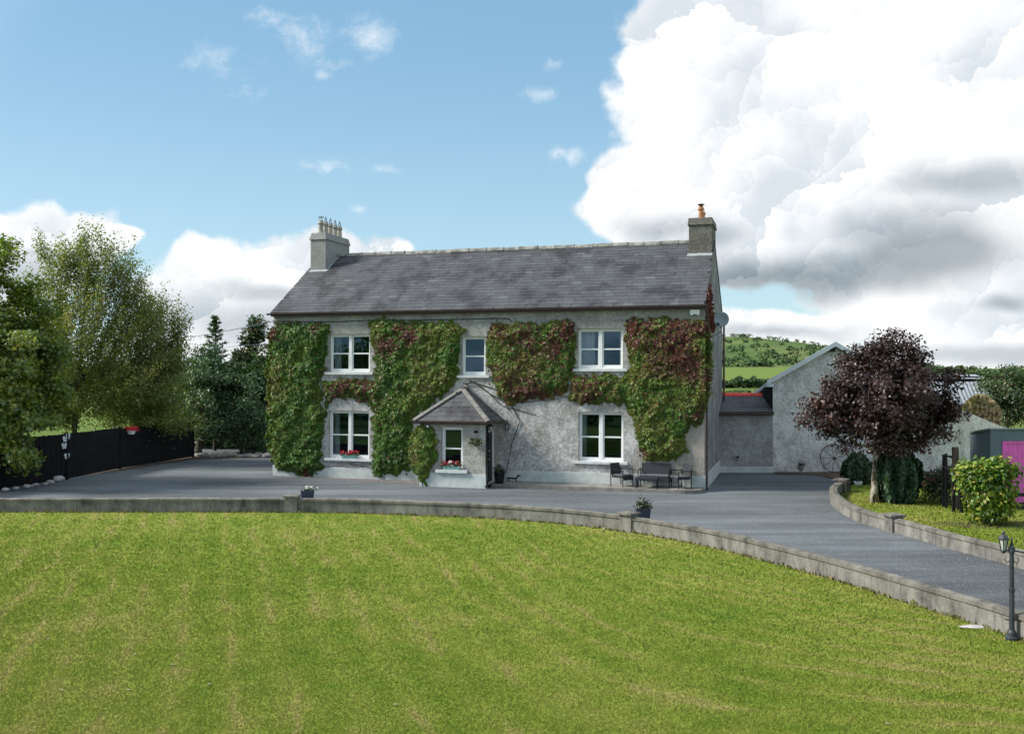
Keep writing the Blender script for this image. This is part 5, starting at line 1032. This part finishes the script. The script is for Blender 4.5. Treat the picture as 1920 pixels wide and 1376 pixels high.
for a in (-.37, .37):
    for b2 in (-.14, .14): mb = MB(); mb.tube([fr(a, b2, 0), fr(a, b2, .30)], .018, 6); obj('leg', mb, M['black'], ct)
# pot by the door, dachshund scraper
q = G(935, 909, .0); bq = Vector((q.x, q.y, .1305)); bq = H(pu1 + .42, pv + .62, .1305); bq = Vector(H(HL(G(936, 908, .1))[0], max(HL(G(936, 908, .1))[1], -1.0), .1305))
potted('door_planter', bq, lambda m_: m_.lathe([(.14, 0), (.15, .02), (.21, .38), (.225, .39), (.225, .43), (.19, .43), (.18, .36)], bq, 16), 'tall round black planter with a small plant beside the porch door', 'planter', 260, .09, M['shrub'], (.11, .11), .12, pot_mat='black', zt=.42)
q = HL(G(957, 906, .1)); dg = thing('dachshund_scraper', H(q[0], -.30, .1305), 'small iron dachshund-shaped boot scraper on the patio', 'boot scraper'); fr = lambda a, b2, c: H(q[0] + a, -.30 + b2, .1305 + c); mb = MB()
mb.tube([fr(-.20, 0, .13), fr(-.10, 0, .135), (fr(.10, 0, .13)), fr(.17, 0, .16)], [.035, .03, .034, .03], 8); mb.tube([fr(.17, 0, .16), fr(.21, 0, .24), fr(.24, 0, .255), fr(.33, 0, .225)], [.03, .03, .032, .014], 8); mb.tube([fr(.215, .035, .27), fr(.21, .045, .18)], [.022, .012], 6); mb.tube([fr(.215, -.035, .27), fr(.21, -.045, .18)], [.022, .012], 6)
mb.tube([fr(-.20, 0, .14), fr(-.26, 0, .20), fr(-.25, 0, .30)], [.012, .01, .006], 6)
for a in (-.18, .14):
    for b2 in (-.03, .03): mb.tube([fr(a, b2, .13), fr(a + .01, b2, .0)], [.018, .014], 6)
obj('body', mb, M['black'], dg, smooth=True)
def flowerbox(u0, u1, z, v, label, tr, tints, n=220):
    uc = (u0 + u1) / 2; base = H(uc, v, z); r = thing('window_box', base, label, 'window box'); mb = MB(); hw = (u1 - u0) / 2
    vs = [H(uc + sx * hw * k, v + sy * .07 * k, z + zz) for k, zz in ((.85, .0), (1, .15)) for sx, sy in ((-1, -1), (1, -1), (1, 1), (-1, 1))]; mb.add(vs, [(3, 2, 1, 0), (4, 5, 6, 7), (0, 1, 5, 4), (1, 2, 6, 5), (2, 3, 7, 6), (3, 0, 4, 7)]); obj('trough', mb, M[tr], r, bevel=.005)
    C = np.array([H(uc + rng.uniform(-1.15, 1.15) * hw, v + rng.normal(-.02, .05), z + .13 + abs(rng.normal(0, .06))) for _ in range(n)]); leaf_mesh('leaves', C, rng.normal(0, .5, C.shape) + np.array([0, -.5, .4]), .07, rng.normal(.4, .2, n), M['sycleaf'], r, 'oval')
    C = []; tt = []
    for k in range(30):
        t = random.random(); c = H(uc + (t * 2 - 1) * 1.1 * hw, v - random.uniform(0, .11), z + .15 + random.uniform(.0, .17)); col = tints(t)
        for j in range(9): C.append(c + Vector((random.gauss(0, .022), random.gauss(0, .02), random.gauss(0, .018)))); tt.append(col + random.gauss(0, .02))
    C = np.array(C); leaf_mesh('flowers', C, rng.normal(0, .4, C.shape) + np.array([0, -.8, .5]), .058, np.array(tt), M['bloom'], r, 'oval')['kind'] = 'stuff'; return r
w0 = WIN['LL']; flowerbox(HF(640, 860)[0], HF(671, 860)[0], w0[2] + .002, -.01, 'window box of red geraniums on the sill of the creeper framed lower window', 'teal', lambda t: (.12 if t < .35 else .30) + random.uniform(-.1, .1))
flowerbox(HF(830, 880, pv)[0], HF(864, 880, pv)[0], pw[2] + .002, pv - .01, 'window box of crimson, white and rust blooms on the porch sill', 'teal', lambda t: .1 if t < .4 else (random.choice((.95, .3, .95)) if t < .62 else random.choice((.5, .55, .95))))
# wall basket on the porch
a = HF(893, 830, pv); bz = a[1] - .02; r = thing('wall_basket', H(a[0], pv - .12, bz - .08), 'half-round wall basket of trailing green plants on the porch front', 'hanging basket'); mb = MB()
vs = [H(a[0] + .17 * k * math.cos(t), pv - .01 - .16 * k * math.sin(t), bz + zz) for k, zz in ((.45, -.10), (.8, -.04), (1, .05)) for t in np.linspace(0, math.pi, 9)]; mb.add(vs, [(i * 9 + j, i * 9 + j + 1, (i + 1) * 9 + j + 1, (i + 1) * 9 + j) for i in range(2) for j in range(8)] + [tuple(range(9)), tuple(range(18, 27))]); obj('basket', mb, M['rubble'], r)
C = np.array([H(a[0] + rng.normal(0, .12), pv - .09 - abs(rng.normal(0, .07)), bz + .06 + rng.normal(.03, .06)) for _ in range(220)]); leaf_mesh('plant', C, rng.normal(0, .6, C.shape) + np.array([0, -.5, .4]), .08, rng.normal(.6, .3, len(C)), M['sycleaf'], r, 'oval')
# planters by the pillars
for px, py, lab, flo in ((572, 953, 'dark rectangular planter with pale flowers behind the wall pillar opposite the creeper', 1), (1209, 993, 'dark tapered planter with clipped green shrub behind the curving garden wall', 0)):
    bq = G(px, py - 8); bq = Vector((bq.x, bq.y + .38, 0)); hh = .40 if flo else .44; s = .17 if flo else .21
    def pf(m_, bq=bq, hh=hh, s=s): m_.add([bq + Vector((sx * s * k * (1.25 if flo else 1), sy * s * k * .7, zz)) for k, zz in ((.78, 0), (1, hh)) for sx, sy in ((-1, -1), (1, -1), (1, 1), (-1, 1))], [(3, 2, 1, 0), (4, 5, 6, 7), (0, 1, 5, 4), (1, 2, 6, 5), (2, 3, 7, 6), (3, 0, 4, 7)])
    r = potted('garden_planter', bq, pf, lab, 'planter', 500 if not flo else 130, .07, M['shrub'] if not flo else M['everleaf'], (.10, .08) if not flo else (.09, .05), .11 if not flo else .06, zt=hh)
    if flo:
        C = np.array(bq) + np.array([.03, 0, hh + .10]) + rng.normal(0, 1, (60, 3)) * np.array([.08, .05, .03]); leaf_mesh('flowers', C, rng.normal(0, .5, C.shape) + np.array([0, -.6, .5]), .07, np.full(60, .97), M['bloom'], r, 'oval')['kind'] = 'stuff'
# lamp post
lb_ = G(1897, 1201); lp = thing('lamp_post', lb_, 'dark twin-lantern garden lamp post standing at the lawn wall', 'lamp post'); z_ = .012
mb = MB(); mb.lathe([(.10, z_), (.10, z_ + .05), (.075, z_ + .07), (.07, z_ + .13), (.05, z_ + .17)], (lb_.x, lb_.y, 0), 14); obj('base', mb, M['steel'] if False else M['lampmetal'], lp)
mb = MB(); mb.lathe([(.042, z_ + .17), (.040, .80), (.05, .81), (.05, .85), (.036, .86), (.034, 1.42), (.05, 1.44), (.05, 1.52), (.03, 1.54), (.012, 1.62), (.02, 1.64), (.003, 1.68)], (lb_.x, lb_.y, 0), 12); obj('post', mb, M['lampmetal'], lp)
hd = (Vector((1.0, -.35, 0))).normalized()
mb = MB(); mb.tube([lb_ - hd * .10 + Vector((0, 0, .34)), lb_ + hd * .22 + Vector((0, 0, .34))], .012, 6); obj('ladder_bar', mb, M['rust'], lp)
for s in (-1, 1):
    e = lb_ + hd * (s * .26 if s > 0 else s * .12) + Vector((0, 0, 1.38 if s > 0 else 1.40)); mb = MB(); mb.tube([lb_ + Vector((0, 0, 1.47)), lb_ + (e - lb_) * .6 + Vector((0, 0, .62)), e + Vector((0, 0, .07))], .014, 6)
    mb.tube([lb_ + Vector((0, 0, 1.30)) + hd * s * .03, lb_ + hd * s * .07 + Vector((0, 0, 1.26)), lb_ + hd * s * .11 + Vector((0, 0, 1.32)), lb_ + hd * s * .08 + Vector((0, 0, 1.36))], .009, 5); obj('arm', mb, M['lampmetal'], lp)
    lantern(lp, e + Vector((0, 0, .06)), .92)
# flat pale stone on the lawn, litter
mb = MB(); fs_ = G(1825, 1177); mb.blob(fs_ + Vector((0, 0, .02)), (.25, .12, .028), 5, 12, 5, .15); tag(obj('flat_stone', mb, M['palestone'], base=fs_), 'pale flat stone lying on the lawn near the lamp post', 'stone')
for i, (px, py) in enumerate(((115, 1294), (240, 1293), (392, 1283), (323, 1246), (252, 1227), (465, 1175), (1665, 1357), (742, 1321), (757, 1172), (90, 1197))):
    q = G(px, py, .03); mb = MB(); mb.add([q + Vector((-.035, .01, .008)), q + Vector((0, -.02, .016)), q + Vector((.04, -.01, .008)), q + Vector((0, .02, .014)), q + Vector((0, 0, .004))], [(0, 1, 3), (1, 2, 3), (0, 3, 4), (2, 4, 3), (0, 4, 1), (1, 4, 2)]); tag(obj('fallen_leaf', mb, M['dryleaf'], base=q), 'pale dry leaf lying on the striped lawn', 'leaf', 'dry leaves scattered on the lawn')

# ================================================================== BLACK FENCE AND ITS ORNAMENTS
fpts = [G(*p) for p in fence_px]; FH = [1.85, 1.85, 1.85, 1.80, 1.80]
fence = thing('board_fence', fpts[1], 'tall black close-boarded fence along the drive', 'fence')
for i in range(len(fpts) - 1):
    a, b2 = fpts[i], fpts[i + 1]; d = (b2 - a); L_ = d.length; d = d.normalized(); nn = Vector((d.y, -d.x, 0)); nb = int(L_ / .15)
    for k in range(nb):
        s0, s1 = k * L_ / nb + .006, (k + 1) * L_ / nb - .006; h0 = FH[i] + random.uniform(-.012, .012); mb = MB(); mb.box(lambda x, y, z: a + d * x + nn * y + Vector((0, 0, z)), s0, s1, -.012 + (k % 2) * .008, .010 + (k % 2) * .008, .04, h0); obj('board', mb, M['fence'], fence)
    for z in (.35, 1.5): mb = MB(); mb.box(lambda x, y, zz: a + d * x - nn * y + Vector((0, 0, zz)), 0, L_, .014, .06, z - .05, z + .05); obj('rail', mb, M['fence'], fence)
    mb = MB(); mb.box(lambda x, y, zz: b2 + d * x + nn * y + Vector((0, 0, zz)), -.05, .05, -.06, .05, 0, FH[i] + .05); obj('post', mb, M['fence'], fence)
def fpoint(px):
    for p, q, a, b2 in zip(fence_px, fence_px[1:], fpts, fpts[1:]):
        if p[0] <= px <= q[0]:
            dr_ = Vector(((px - 960) / FPX, 1)); d = b2 - a; den = d.x * dr_.y - d.y * dr_.x; t = (dr_.x * a.y - dr_.y * a.x) / den; pt = a + d * t; nn = Vector((d.y, -d.x, 0)).normalized(); return pt, nn
p, nn = fpoint(241); zb2 = AT(0, 809, p.y).z; r = thing('hanging_basket', p + nn * .12 + Vector((0, 0, zb2 - .12)), 'white basket of red flowers hung on top of the black fence', 'hanging basket')
mb = MB(); c = p + nn * .14; mb.lathe([(.14, zb2 - .12), (.18, zb2 - .02), (.22, zb2 + .05), (.20, zb2 + .05)], (c.x, c.y, 0), 12); obj('basket', mb, M['white'], r)
C = np.array([c.x, c.y, zb2 + .10]) + rng.normal(0, 1, (260, 3)) * np.array([.14, .09, .06]); leaf_mesh('flowers', C, rng.normal(0, .5, C.shape) + np.array([.3, -.6, .4]), .09, np.where(rng.random(260) < .8, .3, .55), M['bloom'], r, 'oval')['kind'] = 'stuff'
for i, (px, py) in enumerate(((126, 818), (121, 823), (119, 836), (124, 855))):
    p, nn = fpoint(px); z = AT(0, py, p.y).z; c = p + nn * .035 + Vector((0, 0, z)); e1 = Vector((-nn.y, nn.x, 0)); mb = MB()
    for s in (-1, 1):
        for (w_, h_, up_) in ((.15, .12, .05), (.11, .09, -.06)): cc = c + e1 * s * w_ * .55 + Vector((0, 0, up_)); mb.prism([cc + e1 * (w_ / 2 * math.cos(t)) + Vector((0, 0, h_ / 1.6 * math.sin(t))) for t in np.linspace(0, 2 * math.pi, 9)[:-1]], nn * .008)
    mb.tube([c - Vector((0, 0, .08)), c + Vector((0, 0, .09))], .012, 6); tag(obj('butterfly_ornament', mb, M['barge'], base=c), 'pale blue metal butterfly ornament fixed to the black fence', 'ornament', 'butterflies on the fence')
rr = random.Random(4)
def rock(q, s, mt, lab, grp, sd): mb = MB(); mb.blob(q + Vector((0, 0, s * .35)), (s, s * .7, s * .5), sd, 9, 5, .16); tag(obj('rock', mb, M[mt], base=q), lab, 'rock', grp)
for i, (px, py, s) in enumerate(((109, 902, .26), (94, 906, .16), (85, 909, .10), (68, 911, .13), (50, 914, .15), (30, 917, .12), (10, 920, .14), (60, 912, .09))): rock(G(px, py), s, 'palestone', 'pale rock lying at the foot of the black fence', 'rocks below the fence', 30 + i)
for i in range(26):
    px = 372 + i * 5.2 + rr.uniform(-2, 2); rock(G(px, 857 + rr.uniform(-2, 1.2)), rr.uniform(.14, .30), 'stone', 'grey rock edging the drive in front of the hollies', 'rocks edging the drive', 60 + i)
C = []; 
for p, q in zip(wall_path[:-1], wall_path[1:]):
    L_ = (q - p).length
    for k in range(int(L_ * 26)): a = p + (q - p) * random.random(); C.append((a.x, a.y - abs(random.gauss(0, .05)) - .01, .02 + abs(random.gauss(0, .02))))
C = np.array(C); n = len(C); tuft = leaf_mesh('wall_foot_grass', C, rng.normal(0, 1, C.shape) * np.array([1, 1, .2]), .11 * rng.uniform(.5, 1.3, n), rng.normal(.35, .2, n), M['drygrass'], None, 'quad', np.tile([0, 0, 1.], (n, 1)) + rng.normal(0, .3, C.shape)); tag(tuft, 'longer ragged grass along the foot of the garden wall', 'grass', kind='stuff')
st_mb = MB()
for k in range(700):
    i_ = random.randrange(len(side_path) - 1); a = side_path[i_].lerp(side_path[i_ + 1], random.random()) if random.random() < .55 else wall_path[random.randrange(20, len(wall_path))].copy() + Vector((0, .28, 0))
    a = a + Vector((random.gauss(0, .25) - .25, -abs(random.gauss(0, .35)) if a.y > 0 and a in side_path else abs(random.gauss(0, .3)), 0)); sz = random.uniform(.007, .017); st_mb.blob((a.x, a.y, sz * .4), (sz, sz * .8, sz * .6), k, 5, 3, .2)
tag(obj('loose_stones', st_mb, M['stone']), 'loose gravel stones lying along the edges of the drive', 'gravel', kind='stuff')
# old farm frame, gate, rails on the right
b0_ = G(1803, 962); ff = thing('timber_frame', b0_, 'weathered black timber and iron farm frame behind the laurel bush', 'farm implement')
def vp(px, py, Y): return AT(px, py, Y)
Yf = b0_.y; mb = MB(); mb.bar(vp(1791, 838, Yf + .9), GB(1792, Yf + .9), .16, .14); obj('post', mb, M['timber'], ff)
for px, yt, dY in ((1769, 852, 1.2), (1774, 850, 1.0)): mb = MB(); mb.bar(vp(px, yt, Yf + dY), GB(px, Yf + dY), .06); obj('post', mb, M['black'], ff)
for (a, b2) in ((vp(1773, 855, Yf + 1), vp(1790, 860, Yf + .95)), (vp(1770, 876, Yf + 1), vp(1796, 890, Yf + .3))): mb = MB(); mb.tube([a, (a + b2) / 2 + Vector((0, 0, .03)), b2], .035, 6); obj('rail', mb, M['black'], ff)
for (px, py, px2, dY) in ((1788, 890, 1788, .15), (1798, 892, 1803, .0), (1812, 893, 1814, .0), (1801, 890, 1797, .5)): mb = MB(); mb.bar(vp(px, py, Yf + dY), GB(px2, Yf + dY), .09, .08); obj('leg', mb, M['black'], ff)
mb = MB(); mb.box(I, GB(1793, Yf).x, GB(1816, Yf).x, Yf - .1, Yf + .45, vp(0, 892, Yf).z, vp(0, 889, Yf).z); obj('top_plank', mb, M['bluegrey'], ff, bevel=.008)
mb = MB(); mb.tube([vp(1784, 935, Yf + .1), vp(1790, 910, Yf + .1), vp(1797, 897, Yf), vp(1806, 940, Yf), vp(1800, 955, Yf)], .02, 6); obj('iron_rod', mb, M['rust'], ff)
gt = thing('field_gate', GB(1800, Yf + 2.2), 'small galvanised barred gate behind the timber frame', 'gate'); Yg = Yf + 2.2
for px in (1796, 1806): mb = MB(); mb.tube([GB(px, Yg), vp(px, 846, Yg)], .02, 6); obj('stile', mb, M['steel'], gt)
for py in (850, 858, 866, 874, 882): mb = MB(); mb.tube([vp(1796, py, Yg), vp(1806, py + 1, Yg)], .014, 6); obj('bar', mb, M['steel'], gt)
rf_ = thing('rail_fence', G(1893, 968), 'black post and rail fence in front of the pink door', 'fence'); p0 = G(1893, 968); p1 = p0 + Vector((2.6, -1.2, 0))
for p in (p0, p1): mb = MB(); mb.bar(p, p + Vector((0, 0, .80)), .11); obj('post', mb, M['fence'], rf_)
for z in (.30, .68): mb = MB(); mb.bar(p0 + Vector((0, -.06, z)), p1 + Vector((0, -.06, z)), .05, .11); obj('rail', mb, M['fence'], rf_)
for i, (px, py, tn, n, lab) in enumerate(((1722, 906, .3, 40, 'red flowering plant near the foot of the yard wall'), (1746, 900, .72, 70, 'pink flowering plant beside the rose bush'))):
    q = G(px, py + 10); r = thing('flowering_plant', q, lab, 'flower'); Yq = q.y; c = np.array(AT(px, py, Yq)); C = c + rng.normal(0, 1, (n, 3)) * np.array([.14, .1, .08]); leaf_mesh('flowers', C, rng.normal(0, .5, C.shape) + np.array([0, -.7, .4]), .08, np.full(n, tn) + rng.normal(0, .03, n), M['bloom'], r, 'oval')['kind'] = 'stuff'
    C = c - np.array([0, -.05, .12]) + rng.normal(0, 1, (n * 4, 3)) * np.array([.2, .15, .12]); C[:, 2] = np.maximum(C[:, 2], .06); leaf_mesh('leaves', C, rng.normal(0, .6, C.shape) + np.array([0, -.3, .5]), .09, rng.normal(.7, .2, len(C)), M['sycleaf'], r, 'oval')
    mb = MB()
    for k in range(6): mb.tube([q, Vector(c) + Vector((rng.normal(0, .1), rng.normal(0, .06), 0))], .006, 4)
    obj('stem', mb, M['barkdark'], r)
# wires to the house
pb = GB(215, 72); pole = thing('utility_pole', pb, 'wooden utility pole hidden among the birch branches', 'pole'); mb = MB(); ptop = AT(215, 640, 72); mb.tube([pb, Vector((pb.x, pb.y, ptop.z + .3))], [.13, .10], 8); obj('pole', mb, M['timber'], pole); mb = MB(); mb.bar(ptop + Vector((-.6, 0, 0)), ptop + Vector((.6, 0, 0)), .09); obj('crossarm', mb, M['timber'], pole)
for (h1, dz_, lab) in ((H(-.02, .05, HF(514, 602)[1]), .0, 'upper black service wire sagging to the house eave'), (H(-.02, .05, HF(514, 602)[1] - .9), -.35, 'lower thin grey wire behind the young sycamore')):
    a = ptop + Vector((.4, 0, .05 + dz_)); mb = MB(); mb.tube([a + (h1 - a) * t - Vector((0, 0, .9 * math.sin(math.pi * t) * .35)) for t in np.linspace(0, 1, 24)], .016 if dz_ == 0 else .009, 5); tag(obj('overhead_wire', mb, M['wire'], base=h1), lab, 'wire')

# ================================================================== FAR HEDGES, WOODLAND, TREES BEHIND THE CAMERA
def far_hedge(label, pxs, Y, top, n, size=.55, tint=.45, dz=.9, seedp=0):
    base = GB((pxs[0] + pxs[1]) / 2, Y); r = thing('hedgerow', base, label, 'hedge'); x = rng.uniform(pxs[0], pxs[1], n); hmax = np.interp(vnoise(x, x * 0, 9, 40 + seedp), [0, 1], [.55, 1.15]) * (CAMH - (top - HOR) / FPX * Y)
    C = np.stack([(x - 960) / FPX * Y, Y + rng.normal(0, 1.2, n), hmax * rng.random(n) ** .6], 1); leaf_mesh('foliage', C, rng.normal(0, .6, C.shape) + np.array([0, -.5, .8]), size * rng.uniform(.6, 1.3, n), rng.normal(tint, .22, n), M['wood'], r, 'oval')
    mb = MB()
    for k in range(8): a = GB(pxs[0] + (pxs[1] - pxs[0]) * (k + .5) / 8, Y); mb.tube([a, a + Vector((0, 0, 1.2))], .08, 5)
    obj('stem', mb, M['barkdark'], r)
far_hedge('dark hedgerow dividing the two bright far fields', (1330, 1450), 255, 708, 2600, .9, .35)
far_hedge('mixed hedge with autumn tints just beyond the red ridge', (1335, 1450), 150, 733, 2200, .55, .6, seedp=5)
far_hedge('long hedge of trees closing the field behind the birches', (-200, 560), 190, 672, 5200, 1.1, .45, seedp=9)
far_hedge('row of trees on the skyline beyond the corrugated shed', (1640, 2150), 300, 689, 4200, 1.2, .4, seedp=14)
far_hedge('light green hedge at the near edge of the field behind the black fence', (180, 420), 95, 735, 2200, .5, .85, seedp=3)  # leaf tint set lighter than in the other hedges
# woodland on the hill: leafy crowns, one mass
NC = 1500; ii = rng.integers(0, nx, NC); jj = 6 + (rng.random(NC) ** 1.6 * (ny * .66)).astype(int); fx_ = rng.random(NC); base_ = hill_v[ii, jj] * (1 - fx_[:, None]) + hill_v[ii + 1, np.minimum(jj + 1, ny)] * fx_[:, None]
keep = (vnoise(base_[:, 0], base_[:, 1], 40, 51) > .15 + .55 * (jj / ny)) | (jj < 9); base_ = base_[keep]; per = 26; C = np.repeat(base_, per, 0); dd = nrm(rng.normal(size=C.shape)) * np.array([2.7, 2.7, 1.7]) * np.repeat(rng.uniform(.6, 1.25, len(base_)), per)[:, None]; C = C + dd + np.array([0, 0, 1.2])
wl = leaf_mesh('woodland', C, dd + np.array([0, 0, 1.5]) + rng.normal(0, .8, C.shape), 1.7 * rng.uniform(.7, 1.3, len(C)), np.repeat(rng.normal(.4, .22, len(base_)), per) + rng.normal(0, .1, len(C)), M['wood'], None, 'oval'); tag(wl, 'scrub and trees covering the far hillside', 'woodland', kind='stuff')
for i, (x, y_, h_) in enumerate(((-44, -1, 6.6), (-51, 4, 8.2))):
    b = Vector((x, y_, 0)); lob = [(x + rng.uniform(-2, 2), y_ + rng.uniform(-2, 2), h_ * q, 3.2, 3.2, 2.4) for q in (.35, .5, .62, .75, .88)]
    tree('garden_tree', ['lime tree at the far lawn edge facing the house', 'taller oak beyond the lime tree facing the house'][i], 'tree', b, Vector((x, y_, h_ * .8)), .22, lob, 60, 3600, .42, .7, M['mapleleaf'], M['barkgrey'], tint=(.4, .2))

lob = [(x, y_, z, 1.5, 1.5, .95) for x, y_ in [(-36 + i * 1.9, 13 - i * 1.27) for i in range(16)] for z in (1.0, 2.5)]  # hedge added out of view so the lower panes reflect something dark
tree('reflection_hedge', 'tall hedge added out of view to darken the lower window reflections', 'hedge', Vector((-21, 3, 0)), Vector((-21, 3, 2.4)), .08, lob, 160, 6000, .36, .45, M['everleaf'], M['barkdark'], 'oval', tint=(.4, .25))

# ================================================================== GRASS
def grass(name, region, n, label, zb, hh):
    C = region(n); m_ = len(C); dist = np.linalg.norm(C[:, :2], axis=1); hgt = hh * rng.uniform(.6, 1.4, m_) * np.clip(dist / 14, .9, 1.7); wdt = .0065 * np.clip(dist / 11, 1, 3.0); a = rng.uniform(0, 2 * math.pi, m_); t = np.stack([np.cos(a), np.sin(a), np.zeros(m_)], 1); lean = np.stack([rng.normal(0, .6, m_), rng.normal(0, .6, m_), np.ones(m_)], 1) * hgt[:, None]
    V = np.stack([C - t * wdt[:, None], C + t * wdt[:, None], C + lean], 1).reshape(-1, 3); me = bpy.data.meshes.new(name); me.vertices.add(m_ * 3); me.vertices.foreach_set('co', V.astype(np.float32).ravel()); me.loops.add(m_ * 3); me.loops.foreach_set('vertex_index', np.arange(m_ * 3, dtype=np.int32)); me.polygons.add(m_); me.polygons.foreach_set('loop_start', np.arange(0, m_ * 3, 3, dtype=np.int32)); me.polygons.foreach_set('loop_total', np.full(m_, 3, np.int32)); me.update(calc_edges=True)
    at = me.attributes.new('tint', 'FLOAT', 'FACE'); at.data.foreach_set('value', rng.random(m_).astype(np.float32)); me.materials.append(M['blade']); o = bpy.data.objects.new(name, me); COL.objects.link(o); return tag(o, label, 'grass', kind='stuff')
wx = np.array([p.x for p in wall_path]); wy = np.array([p.y for p in wall_path])
def front(n):
    py = HOR + 250 + (1400 - HOR - 250) * rng.random(n) ** .85; px = rng.uniform(-60, 1980, n); Yg_ = CAMH * FPX / (py - HOR); X = (px - 960) / FPX * Yg_; k = Yg_ < np.interp(X, wx, wy) - .02; return np.stack([X[k], Yg_[k], np.full(k.sum(), .010)], 1)
grass('lawn_grass', front, 520000, 'short mown grass of the striped front lawn', .01, .022)
sxp = np.array([(p.x, p.y) for p in sl_pts])
def side(n):
    py = rng.uniform(890, 1090, n); px = rng.uniform(1560, 1980, n); Yg_ = CAMH * FPX / (py - HOR); X = (px - 960) / FPX * Yg_; k = inpoly(X, Yg_, [tuple(q) for q in sxp]); return np.stack([X[k], Yg_[k], np.full(k.sum(), .014)], 1)
grass('side_lawn_grass', side, 60000, 'mown grass of the side lawn under the copper maple', .01, .025)
